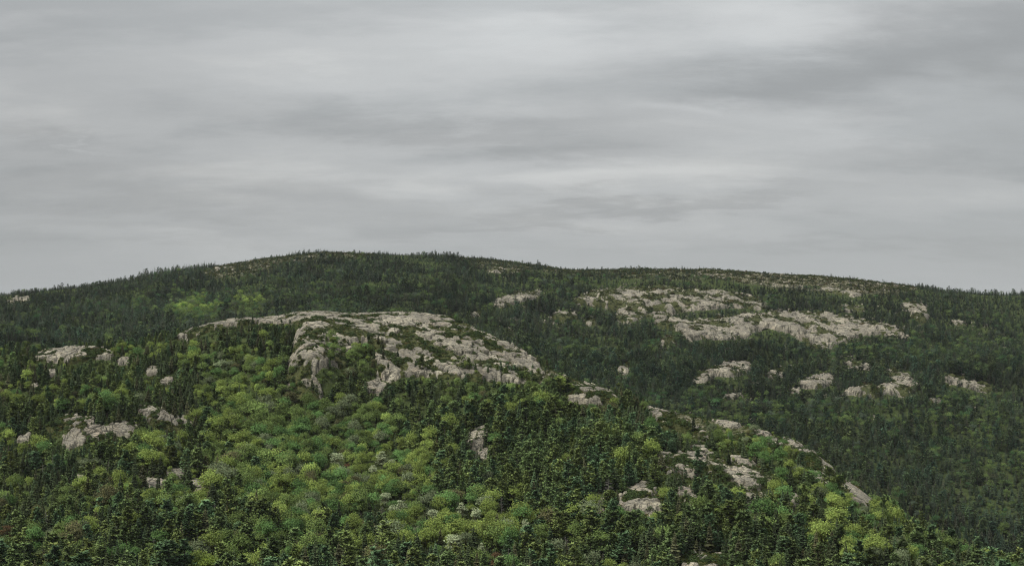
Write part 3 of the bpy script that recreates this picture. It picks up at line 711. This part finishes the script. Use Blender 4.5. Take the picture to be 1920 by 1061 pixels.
# ------------------------------------------------------------------ where trees grow
# where broadleaf trees gather: column, row, half width, half height, share
LEAFY = [(1,560,800,160,60,1.2),(1,590,880,200,85,1.2),(1,470,725,90,50,.95),(1,700,900,110,60,1.1),(1,850,990,160,50,1.05),(1,650,1000,160,50,.75),(1,420,670,80,30,.6),(1,600,1000,200,40,.35),
 (1,100,740,200,22,.32),(1,360,860,110,90,.3),(1,200,960,240,60,.30),(1,400,1045,200,30,.5),(1,640,680,50,45,.85),(1,800,750,120,30,.45),(1,990,740,110,26,.5),
 (1,1420,830,90,40,.75),(1,1540,920,90,40,.7),(1,1610,965,90,45,.5),(1,1450,980,160,40,.22),(1,1080,1000,140,50,.4),(1,60,1000,140,50,.35),(1,1640,1030,160,36,.35),(1,260,650,60,15,.3),
 (0,365,576,50,17,1.4),(0,465,565,34,12,1.0),(0,270,565,30,10,.3),(0,1250,520,260,10,.35),(0,1430,560,40,15,.45),(0,1620,640,180,30,.32),(0,1560,770,140,22,.55),(0,1850,640,110,50,.25),
 (0,1820,780,110,40,.25),(0,1300,760,140,30,.3),(0,1150,620,130,60,.12),(0,1700,880,220,100,.08),(0,900,540,200,30,.12),(0,500,560,240,50,.12)]
PINEY = [(1,960,860,260,110,.75),(1,1100,930,200,110,.7),(1,680,760,130,40,.7),(1,1400,950,230,80,.6),(1,260,850,240,60,.5),(1,300,1040,400,60,.5),(1,560,740,60,30,.5),(1,150,700,150,30,.35),
 (0,1250,680,350,50,.5),(0,1650,690,250,50,.4),(0,1650,820,250,90,.3)]
def field(lst, u, v, nr):
    r = np.zeros(len(u))
    for n_, a, b, c, d, p in lst:
        s = nr == bool(n_); q = ((u - a) / c) ** 2 + ((v - b) / d) ** 2
        r = np.maximum(r, np.where(s, p * sstep(1.7, .55, q), 0))
    return r
def spot(u, vtop, H, nr=1):
    # ground point from which a tree of height H reaches photo row vtop
    Y = np.arange(440, crestY(u) + 10, 1.0); z = zter(np.full_like(Y, u), Y); vt = vof(z + H, Y)
    k = np.nonzero(vt <= vtop)[0]; j = k[0] if len(k) else int(np.argmin(vt))
    return float(xfun(u, Y[j])), float(Y[j]), float(z[j])
SILVER = [(632,852,7.5,1.1,"tall silvery tree with a brown shrub at its right in the green hollow"),(715,850,7.5,1.2,"broad silvery-topped tree highest above the others at the edge of the dark pines"),
  (700,876,6,1.0,"small silvery tree just left below the broad silvery-topped one"),(722,926,6.5,1.0,"left silvery tree of the densest blossoming clump"),(752,942,7.5,1.15,"largest silver-white tree of the densest blossoming clump"),
  (735,950,5,.9,"small silver tree at the foot of the densest clump"),(812,958,6,1.2,"flat silvery tree between the two blossoming clumps"),(866,946,6.5,1.0,"upper silvery tree of the right-hand pair by the dark pines"),
  (892,958,7,1.0,"lower silvery tree of the right-hand pair by the dark pines"),(850,1005,7,1.2,"whitish umbrella-shaped tree below the right-hand pair"),(902,1020,5.5,.8,"small whitish tree right of the umbrella-shaped one"),
  (985,978,6,.8,"pale grey-green tree standing alone near the bottom middle"),(735,862,5,.9,"small pale tree on the right shoulder of the broad silvery-topped one")]
BARE = [(1140,895,8,1.6,"wide bare grey tree with drooping limbs among the lower pines"),(1060,1002,7,1.2,"bare twiggy grey tree near the bottom middle"),(940,925,10,.6,"tall dead trunk between dark pines right of the silvery trees"),
  (511,1010,6,1.0,"bare grey tree near the bottom left of the middle"),(290,1000,6,.6,"thin dead stem near the lower left bottom edge"),(1130,1030,7,.4,"thin pale dead stem at the bottom edge"),(404,940,6,.8,"bare grey tree right of the two low slabs"),
  (372,1000,6,.5,"slim bare stem below the two low slabs"),(82,866,6,.8,"bare pointed grey tree left of the small rock chip"),(1345,985,6,.6,"thin dead stem below the broad jointed ledges")]
LONE = [('spruce_tree',1300,780,9,1.25,(.026,.034,.018),"lone dark spruce rising above the ridge-crest ledge"),('pine_tree',1064,706,10,1.0,(.030,.045,.022),"big dark round-shouldered pine left of the smooth granite hump"),
  ('spruce_tree',693,930,11,1.0,(.028,.038,.018),"single tall dark spruce left of the silvery blossoming clump"),('broadleaf_tree',652,868,5,1.0,(.13,.075,.045),"reddish-brown shrubby tree beside the tall silvery tree"),
  ('broadleaf_tree',930,1035,6,1.3,(.12,.08,.045),"reddish-brown broad tree near the bottom middle"),('broadleaf_tree',14,985,6,1.2,(.11,.075,.042),"reddish-brown tree at the left bottom edge"),
  ('broadleaf_tree',385,1045,8,1.4,(.16,.22,.045),"bright lime-green broad tree cut by the bottom edge"),('broadleaf_tree',1010,690,4,.8,(.12,.17,.04),"small fresh tree on the shoulder at the dome's right end"),
  ('broadleaf_tree',764,925,6,1.1,(.135,.18,.05),"smooth round yellow-green tree right of the silvery clump"),('spruce_tree',1366,846,6,1.25,(.026,.034,.018),"dark squat spruce standing on the broad jointed ledges"),
  ('spruce_tree',820,652,5,.9,(.026,.034,.018),"small dark spruce standing on the dome's lower ledges"),('spruce_tree',746,655,5.5,1.2,(.03,.045,.022),"bushy dark spruce against the dome's middle face")]
CLEAR = [spot(t[0], t[1], t[2])[:2] + (t[2] * t[3] * .42, t[2]) for t in SILVER + BARE] + [spot(t[1], t[2], t[3])[:2] + (t[3] * t[4] * .35, t[3]) for t in LONE]
SNAGS = [(float(xfun(a_, b_)), float(b_), float(c_)) for a_, b_, c_ in zip(RNG.uniform(40, 1500, 26), RNG.uniform(500, 720, 26), RNG.uniform(6, 10, 26))]; LAB2 = {}
def scatter():
    out = []
    for (y0, y1, sp) in ((425, 1010, 4.7), (1010, 2330, 4.9)):
        ys = np.arange(y0, y1, sp * .92); X = []; Yl = []
        for i, yy in enumerate(ys):
            xm = 0.395 * max(yy, 420) + 25; xs = np.arange(-xm, xm, sp) + (i % 2) * sp * .5
            X.append(xs); Yl.append(np.full(len(xs), yy))
        x = np.concatenate(X); y = np.concatenate(Yl)
        x += RNG.uniform(-.48, .48, len(x)) * sp; y += RNG.uniform(-.48, .48, len(y)) * sp
        out.append(np.stack([x, y], 1))
    P = np.concatenate(out); x, y = P[:, 0], P[:, 1]; u = ufun(x, y); z = zter(u, y); v = vof(z, y); nr = isnear(u, y)
    n = len(x)
    # size and kind
    rn = fbm(x / 28, y / 22, 71, 3); big = fbm(x / 60, y / 60, 75, 2)
    leafy = np.clip(field(LEAFY, u, v - 14, nr) * np.where(nr, .86, 1) + .35 * rn, 0, .96) ; leafy = np.where(field(LEAFY, u, v - 14, nr) > .03, leafy, np.where(nr, .05, .012) + np.where(nr, .09, .12) * (rn > .45))
    piney = np.clip(field(PINEY, u, v, nr) + .2 * big, 0, .9); piney = np.maximum(piney, np.where(nr, .34, .12))
    r = RNG.random(n); kind = np.where(r < leafy, 2, np.where(RNG.random(n) < piney, 1, 0))
    H = np.select([kind == 0, kind == 1, kind == 2], [RNG.uniform(4.5, 12.5, n), RNG.uniform(6.5, 14.5, n), RNG.uniform(5.0, 11.5, n)])
    H *= np.where(nr, np.interp(y, [450, 750, 930], [1.0, .9, .6]), np.interp(y, [1000, 1600, 2000, 2150], [1.0, .95, .66, .42]))
    H *= 1 + .16 * big + .18 * RNG.normal(0, .5, n)
    H *= np.where(~nr & (v < 560), 1 + .45 * fbm(x / 40, y / 40, 79, 2), 1)
    op = openness(u, v, nr)
    hp = H / y * F
    s0 = rocksd(u, v, nr)
    rr = RNG.random(n); keep = np.ones(n, bool); inside = s0 < -1
    tol = np.where(RNG.random(n) < .12, -8.0, -.8)
    ok = np.zeros(n, bool); f = np.zeros(n)
    for q in (1, .66, .42, .24):
        t = (~ok) & (np.minimum.reduce([rocksd(u, v - g_ * q * hp, nr) for g_ in (.15, .35, .55, .75, .95)]) > tol)
        f[t] = q; ok |= t
    f = np.where(ok, f, .3)
    free = rr > np.where(nr, .985, .93)                       # a few full-grown trees stand before or on the rock all the same
    dome = inside & nr & (polysd(u, v, DOME) < 0)
    gul = dome & (((u < 625) & (v > 686)) | ((u > 590) & (u < 720) & (v > 636)) | ((v > 690) & (u > 700)))
    clump = fbm(x / 13, y / 10, 83, 2)
    pin = np.where(gul, .62, np.where(dome, .09 + .42 * (clump > .22), np.where(nr, .13 + .3 * (clump > .25), .22 + .6 * (clump > .05))))
    keep[inside & (rr > pin)] = False
    keep[~ok & ~inside & (rr > .35) & ~free] = False
    H = np.where(inside, H * np.where(gul, RNG.uniform(.4, .9, n), RNG.uniform(.18, .5, n)), np.where(free, H, H * f))
    openr = (op > 0) & (RNG.random(n) < op * .9); keep &= ~openr
    H = np.where(op > .2, H * np.where(nr, .42, .7), H)
    H = np.where(nr & (crestY(u) - y < 40), H * .72, H)
    # gaps in the wood
    keep &= ~((fbm(x / 9, y / 9, 81, 2) > .78) & (rr < .6))
    keep &= ~((kind == 2) & (RNG.random(n) < .22))
    vt = v - H / y * F
    keep &= hidden_by(u, y, vt) < np.where(nr, 25, 12)
    keep &= (u > -190) & (u < 2110)
    for cx, cy, cr, ch in CLEAR:                              # standing room, and nothing tall right before them
        dx = np.abs(x - cx); dy = cy - y
        keep &= ~((dx < cr + .8) & (dy > -2.5) & (dy < 6 + ch * .7)); s = (dx < cr + 2.5) & (dy > 0) & (dy < 30); H[s] = np.minimum(H[s], 3.5 + .25 * dy[s])
    i = np.nonzero(keep)[0]
    return x[i], y[i], z[i], u[i], v[i], nr[i], kind[i], H[i]
TX, TYY, TZ, TUU, TV, TNR, TK, TH = scatter()
NT = len(TX); print('trees', NT)
def tint_for(kind, n, x, y, nr):
    j = np.exp(RNG.normal(0, .2, n))[:, None]; q = fbm(x / 45, y / 35, 88, 2); r = RNG.random(n)
    if kind == 0:
        c = np.array([[.054, .073, .036]]) * np.ones((n, 1)); c = np.where((r < .2)[:, None], [[.074, .078, .042]], c); c = np.where((r > .85)[:, None], [[.064, .098, .050]], c)
    elif kind == 1:
        c = np.array([[.108, .155, .062]]) * np.ones((n, 1)); c = np.where((r < .3)[:, None], [[.140, .180, .062]], c); c = np.where((r > .75)[:, None], [[.085, .142, .072]], c)
    else:
        c = np.where((q + .9 * (r - .5) > 0)[:, None], [[.178, .232, .064]], [[.122, .172, .056]])
        r2 = RNG.random(n)
        c = np.where((r2 < .16)[:, None], [[.095, .170, .058]], c); c = np.where((r2 > .93)[:, None], [[.19, .25, .07]], c)
        c = np.where(((r2 > .885) & (r2 < .93))[:, None], [[.10, .10, .05]], c)
        c = np.where(((r2 > .80) & (r2 < .885))[:, None], [[.135, .165, .095]], c)
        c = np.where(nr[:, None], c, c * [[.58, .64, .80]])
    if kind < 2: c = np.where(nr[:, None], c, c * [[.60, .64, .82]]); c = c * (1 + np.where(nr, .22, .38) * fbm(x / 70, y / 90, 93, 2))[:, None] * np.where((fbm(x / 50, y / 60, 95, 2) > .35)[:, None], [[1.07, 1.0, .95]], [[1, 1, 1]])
    return c * j * np.where(nr, 1.13, 1.0)[:, None]
TINT = np.zeros((NT, 3))
for k in range(3):
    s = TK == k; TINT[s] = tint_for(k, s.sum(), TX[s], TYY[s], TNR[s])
TINT[(TK == 2) & ~TNR & (TUU < 700) & (field(LEAFY, TUU, TV, TNR) > .6)] *= np.array([1.9, 1.8, 1.4])    # a stand in fresher leaf

# ------------------------------------------------------------------ trees one by one: those that show largest
MARKS = [(700,640,"the bare granite dome"),(110,665,"the flat granite sheet on the left crest"),(160,805,"the whale-backed ledge at the lower left"),
 (300,790,"the tall cracked granite knob"),(320,910,"the two low bare slabs"),(893,825,"the lone cream-coloured rock patch"),(560,860,"the bright green hollow"),
 (1110,742,"the smooth granite hump"),(1265,790,"the ridge-crest ledge"),(1330,880,"the broad jointed ledges"),(1200,938,"the split pinkish blocks"),
 (1605,930,"the steep grey face on the near ridge"),(1535,870,"the scattered pale blocks on the ridge"),(760,960,"the silvery blossoming trees"),(1310,1054,"the flat ledge at the bottom edge"),
 (60,1000,"the lower left corner of the wood"),(480,1040,"the bottom edge left of the middle"),(980,1030,"the bottom edge right of the middle"),(1560,1030,"the foot of the right-hand ridge"),(1820,1040,"the lower right corner"),
 (1140,905,"the wide bare grey tree"),(850,1020,"the umbrella-shaped whitish tree"),(693,965,"the single tall dark spruce"),(930,1048,"the reddish-brown broad tree"),(385,1050,"the lime-green tree"),(1064,725,"the big dark round-shouldered pine"),
 (940,955,"the tall dead trunk"),(630,868,"the tall silvery tree"),(715,868,"the broad silvery-topped tree"),(1366,862,"the squat spruce on the ledges"),(290,700,"the thin ledge left of the dome"),(1485,825,"the thin slab strips on the ridge"),
 (1490,940,"the small grey face below the ridge"),(560,720,"the dome's left foot"),(820,715,"the dome's lower edge"),(950,720,"the dome's right foot"),(1060,1015,"the twiggy bare tree"),(60,725,"the tiny left rock spot"),(148,900,"the half-hidden rock chip"),(1400,1000,"the wood under the ledges"),(240,1000,"the lower left wood")]
def where(u, v):
    b = min(MARKS, key=lambda m: (m[0] - u) ** 2 + 1.6 * (m[1] - v) ** 2); dx, dy = u - b[0], v - b[1]
    if abs(dx) > 1.1 * abs(dy): w = 'right of' if dx > 0 else 'left of'
    else: w = 'below' if dy > 0 else 'above'
    if math.hypot(dx, dy) < 22: w = 'at'
    return w + ' ' + b[2]
ADJ = {'spruce_tree': ('dark', 'mid green', 'paler'), 'pine_tree': ('deep green', 'mid green', 'light green'), 'broadleaf_tree': ('dull green', 'fresh green', 'bright yellow-green'),
       'blooming_tree': ('silvery',) * 3, 'dead_tree': ('grey',) * 3, 'shrub': ('low',) * 3}
FORM = {'spruce_tree': 'pointed spruce', 'pine_tree': 'layered pine', 'broadleaf_tree': 'broadleaf tree'}
CAT = {'spruce_tree': 'spruce tree', 'pine_tree': 'pine tree', 'broadleaf_tree': 'broadleaf tree', 'blooming_tree': 'blossoming tree', 'dead_tree': 'dead tree'}
GRP = {'spruce_tree': 'spruces on the near slope', 'pine_tree': 'pines on the near slope', 'broadleaf_tree': 'broadleaf trees on the near slope', 'blooming_tree': 'silvery blossoming trees among the broadleaves', 'dead_tree': 'bare dead trees on the near slope'}
def plant(kind, vi, x, y, z, H, rot, tint, label, wid=1.0):
    K = KINDS[kind]; r = bpy.data.objects.new(kind, None); C.objects.link(r)
    r.location = (x, y, z + EYE - .15); r.rotation_euler = (0, 0, rot); r.scale = (H * wid, H * wid, H)
    r['label'] = label; r['category'] = CAT[kind]; r['group'] = GRP[kind]; r.empty_display_size = .2
    c = bpy.data.objects.new('crown', K['crowns'][vi % len(K['crowns'])]); C.objects.link(c); c.parent = r; c['tint'] = [float(t) for t in tint]
    t = bpy.data.objects.new('trunk', K['trunks'][vi % len(K['trunks'])]); C.objects.link(t); t.parent = r
    return r
used = np.zeros(NT, bool)
NAMES = ['spruce_tree', 'pine_tree', 'broadleaf_tree']
LABELS = {}
def individual():
    vt = TV - TH / TYY * F; vis = (hidden_by(TUU, TYY, vt) < 2) & (TUU > 0) & (TUU < 1920) & (vt < 1045) & TNR
    for k, name in enumerate(NAMES):
        px = TH / TYY * F * (1.25 if k else 1)
        s = np.nonzero(vis & (TK == k))[0]; s = s[np.argsort(-px[s])][:298]
        lum = TINT[s].sum(1); q = np.quantile(lum, [.33, .67]); qh = np.quantile(TH[s], [.33, .67])
        for i in s:
            used[i] = True; a = ADJ[name][int(TINT[i].sum() > q[0]) + int(TINT[i].sum() > q[1])]
            b = ('short', 'middling', 'tall')[int(TH[i] > qh[0]) + int(TH[i] > qh[1])]
            u, v = TUU[i], vt[i] + .4 * px[i]
            lb = f"{b} {a} {FORM[name]} {where(u, v)}"
            LABELS.setdefault(lb, []).append(plant(name, int(RNG.integers(0, 50)), TX[i], TYY[i], TZ[i], TH[i], RNG.uniform(0, 6.28), TINT[i], lb, RNG.uniform(.85, 1.2)))
individual()
def nudge():
    # where a few still read alike, order words picked from how they stand to each other
    for lb, os_ in LABELS.items():
        n = len(os_)
        if n > 1:
            os_.sort(key=lambda o: float(ufun(np.array(o.location.x), np.array(o.location.y))))
            w = {2: ('leftmost', 'rightmost'), 3: ('leftmost', 'middle', 'rightmost')}.get(n) or ('leftmost', 'second') + tuple(['third', 'fourth', 'fifth', 'sixth', 'seventh', 'eighth'][:n - 3]) + ('rightmost',)
            for o, a in zip(os_, w): o['label'] = f"{a} {lb}"
nudge()
for j, (u, v, H, w, lb) in enumerate(SILVER):
    x, y, z = spot(u, v, H); c = .9 + .2 * RNG.random(); plant('blooming_tree', j, x, y - 1, z, H, j * 1.3, (.33 * c, .38 * c, .24 * c), lb, w * 1.3)
for j, (u, v, H, w, lb) in enumerate(BARE):
    x, y, z = spot(u, v, H); plant('dead_tree', j, x, y - 1.5, z, H, j * 2.1, (1, 1, 1), lb, w)
for j, (x, y, H) in enumerate(SNAGS):
    z = float(zter(ufun(np.array([x]), np.array([y])), np.array([y]))[0]); lb = "slim grey snag standing " + where(float(ufun(np.array(x), np.array(y))), float(vof(z + H * .8, y)))
    LAB2.setdefault(lb, []).append(plant('dead_tree', j, x, y, z, H, j * 1.9, (1, 1, 1), lb, .5 + .3 * (j % 3)))
LABELS.clear(); LABELS.update(LAB2); nudge()
for j, (k, u, v, H, w, tint, lb) in enumerate(LONE):
    x, y, z = spot(u, v, H); plant(k, j, x, y - .5, z, H, j * 1.7, tint, lb, w)

# ------------------------------------------------------------------ the rest of the forest, one mass per kind
def instancer(name, pts, rot, scl, vi, tint, meshes, label, cat):
    me = bpy.data.meshes.new(name); me.vertices.add(len(pts)); me.vertices.foreach_set('co', np.asarray(pts, np.float32).ravel())
    for nm, ty, ar, key in (('rot', 'FLOAT_VECTOR', rot, 'vector'), ('scl', 'FLOAT_VECTOR', scl, 'vector'), ('vi', 'INT', vi, 'value'), ('tint', 'FLOAT_VECTOR', tint, 'vector')):
        a = me.attributes.new(nm, ty, 'POINT'); a.data.foreach_set(key, np.asarray(ar, np.int32 if ty == 'INT' else np.float32).ravel())
    me.update()
    o = link(name, me); o['kind'] = 'stuff'; o['label'] = label; o['category'] = cat
    ng = bpy.data.node_groups.new(name + '_growth', 'GeometryNodeTree')
    ng.interface.new_socket('Geometry', in_out='INPUT', socket_type='NodeSocketGeometry'); ng.interface.new_socket('Geometry', in_out='OUTPUT', socket_type='NodeSocketGeometry')
    N = ng.nodes; L = ng.links; gi = N.new('NodeGroupInput'); go = N.new('NodeGroupOutput')
    join = N.new('GeometryNodeJoinGeometry')
    for m in reversed(meshes):
        src = bpy.data.objects.new(m.name, m)
        oi = N.new('GeometryNodeObjectInfo'); oi.transform_space = 'ORIGINAL'; oi.inputs['Object'].default_value = src; oi.inputs['As Instance'].default_value = False
        g2 = N.new('GeometryNodeGeometryToInstance'); L.new(oi.outputs['Geometry'], g2.inputs[0]); L.new(g2.outputs[0], join.inputs[0])
    iop = N.new('GeometryNodeInstanceOnPoints'); L.new(gi.outputs[0], iop.inputs['Points']); L.new(join.outputs[0], iop.inputs['Instance']); iop.inputs['Pick Instance'].default_value = True
    def att(nm, ty):
        a = N.new('GeometryNodeInputNamedAttribute'); a.data_type = ty; a.inputs['Name'].default_value = nm; return a.outputs['Attribute']
    L.new(att('vi', 'INT'), iop.inputs['Instance Index'])
    e2r = N.new('FunctionNodeEulerToRotation'); L.new(att('rot', 'FLOAT_VECTOR'), e2r.inputs[0]); L.new(e2r.outputs[0], iop.inputs['Rotation'])
    L.new(att('scl', 'FLOAT_VECTOR'), iop.inputs['Scale']); L.new(iop.outputs[0], go.inputs[0])
    md = o.modifiers.new('growth', 'NODES'); md.node_group = ng
    return o
TITLE = {'spruce_tree': ('spruce_forest', 'dense dark spruce forest covering the slopes and the far hill', 'spruce forest'),
         'pine_tree': ('pine_forest', 'layered pines filling the slopes between the rock outcrops', 'pine forest'),
         'broadleaf_tree': ('broadleaf_forest', 'light green broadleaf trees filling the hollow and scattered on the slopes', 'broadleaf forest')}
for k, name in enumerate(NAMES):
    s = np.nonzero((TK == k) & ~used)[0]; K = KINDS[name]; nn = len(K['near']); ms = K['near'] + K['far']
    vi = RNG.integers(0, nn, len(s)) + np.where(TYY[s] < 1050, 0, nn)
    H = TH[s]; w = RNG.uniform(.82, 1.22, len(s)) * (1.08 if k == 0 else 1); tilt = RNG.normal(0, .05, (len(s), 2))
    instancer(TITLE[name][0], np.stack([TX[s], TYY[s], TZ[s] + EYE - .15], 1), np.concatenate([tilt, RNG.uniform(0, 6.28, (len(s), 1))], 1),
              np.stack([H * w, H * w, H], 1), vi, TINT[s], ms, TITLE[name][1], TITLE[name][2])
    print(name, len(s))
def heath():
    pts = list(HEATH_PTS)
    # open heath on the crest and hilltop
    P = []
    for (y0, y1, sp) in ((500, 960, 1.9), (1850, 2160, 3.4)):
        ys = np.arange(y0, y1, sp)
        for yy in ys:
            xs = np.arange(-.38 * yy, .38 * yy, sp); P.append(np.stack([xs, np.full(len(xs), yy)], 1))
    P = np.concatenate(P) + RNG.uniform(-1, 1, (sum(map(len, P)), 2)) * 1.2
    x, y = P[:, 0], P[:, 1]; u = ufun(x, y); z = zter(u, y); v = vof(z, y); nr = isnear(u, y); op = openness(u, v, nr)
    rs = rocksd(u, v, nr)
    s = ((op > .2) | (nr & (rs < 26))) & (RNG.random(len(x)) < .75) & (rs > 1) & (hidden_by(u, y, v - 3) < 6)
    # understorey in the gaps of the near wood
    pts.append(np.stack([x[s], y[s], z[s] + EYE], 1))
    P = np.concatenate(pts); n = len(P); r = RNG.random(n)[:, None]
    t = np.where(r < .45, [[.070, .092, .026]], np.where(r < .72, [[.10, .108, .036]], np.where(r < .92, [[.05, .078, .024]], [[.12, .095, .04]]))) * RNG.uniform(.75, 1.25, (n, 1))
    far = P[:, 1] > 1200; h = RNG.uniform(.4, 1.1, n) * np.where(RNG.random(n) < .2, 2.3, 1) * np.where(far, 1.5, .85); w = h * RNG.uniform(1.3, 2.2, n)
    ms = KINDS['shrub']['near']
    t = np.where((h > 1.2)[:, None] & ~far[:, None], [[.055, .082, .032]], t) * np.where(far, .6, .9)[:, None]
    instancer('heath', P, np.stack([np.zeros(n), np.zeros(n), RNG.uniform(0, 6.28, n)], 1), np.stack([w, w, h], 1), RNG.integers(0, len(ms), n), t, ms,
              'low green and rusty heath plants on ledges and open crests', 'heath'); print('heath', n)
heath()

def boulders():
    rng = np.random.default_rng(5); ms = []
    for k in range(5):
        V = rng.normal(size=(14, 3)); V /= np.linalg.norm(V, axis=1)[:, None]; V *= [1, .8, .5]
        import bmesh
        bm = bmesh.new(); [bm.verts.new(p) for p in V]; bmesh.ops.convex_hull(bm, input=bm.verts); me = bpy.data.meshes.new('boulder')
        bmesh.ops.delete(bm, geom=[q for q in bm.verts if not q.link_faces], context='VERTS'); bm.to_mesh(me); bm.free(); me.materials.append(M_ROCK); ms.append(me)
    n = 60000; u = rng.uniform(-50, 1970, n); near = rng.random(n) < .35; y = np.where(near, rng.uniform(560, 950, n), rng.uniform(1050, 2120, n)); z = zter(u, y); v = vof(z, y); nr = isnear(u, y)
    sd_ = rocksd(u, v, nr); op = openness(u, v, nr); x = xfun(u, y); cl = fbm(x / 26, y / 30, 99, 3)
    area = field([(0,1100,640,240,80,1),(0,1550,700,330,90,1),(0,1500,530,260,18,1),(0,480,505,150,18,.9),(0,1750,600,120,40,1)], u, v, nr)
    p = np.where(nr, (sd_ < 14) * .25 * (cl > -.1) + (op > .3) * .35, (sd_ < 9) * .35 * (cl > -.2) + area * (cl > .42) * .9 + (op > .4) * .25)
    s = (rng.random(n) < p * .6) & (hidden_by(u, y, v - 3) < 4) & (sd_ > -2); s = np.nonzero(s)[0]; m = len(s)
    r = rng.lognormal(0, .45, m) * np.where(nr[s], .65, 1.5)
    instancer('boulders', np.stack([x[s], y[s], z[s] + EYE + .1 * r], 1), np.stack([rng.normal(0, .2, m), rng.normal(0, .2, m), rng.uniform(0, 6.28, m)], 1), np.stack([r * 1.5, r, r], 1), rng.integers(0, 5, m), np.ones((m, 3)), ms,
              'loose granite blocks strewn round the outcrops and open crests', 'boulders'); print('boulders', m)
boulders()

# ------------------------------------------------------------------ thin air between here and the far hill
def haze():
    x0, x1, y0, y1, z0, z1 = -18500, 19000, -520, 9100, -4, 400
    V = [(x, y, z) for z in (z0, z1) for y in (y0, y1) for x in (x0, x1)]
    Fc = np.array([(0, 2, 3, 1), (4, 5, 7, 6), (0, 1, 5, 4), (2, 6, 7, 3), (0, 4, 6, 2), (1, 3, 7, 5)])
    g = mat('air'); pv = g.n('ShaderNodeVolumePrincipled'); pv.inputs['Color'].default_value = (.86, .92, 1, 1); pv.inputs['Density'].default_value = HAZE; pv.inputs['Anisotropy'].default_value = .1
    g.l(pv.outputs[0], g.out.inputs['Volume'])
    o = link('haze', mesh('haze', V, Fc, [g.m])); o['kind'] = 'stuff'; o['label'] = 'thin pale air that softens the far hillside'; o['category'] = 'haze'
HAZE = 1.9e-5
if HAZE > 0: haze()
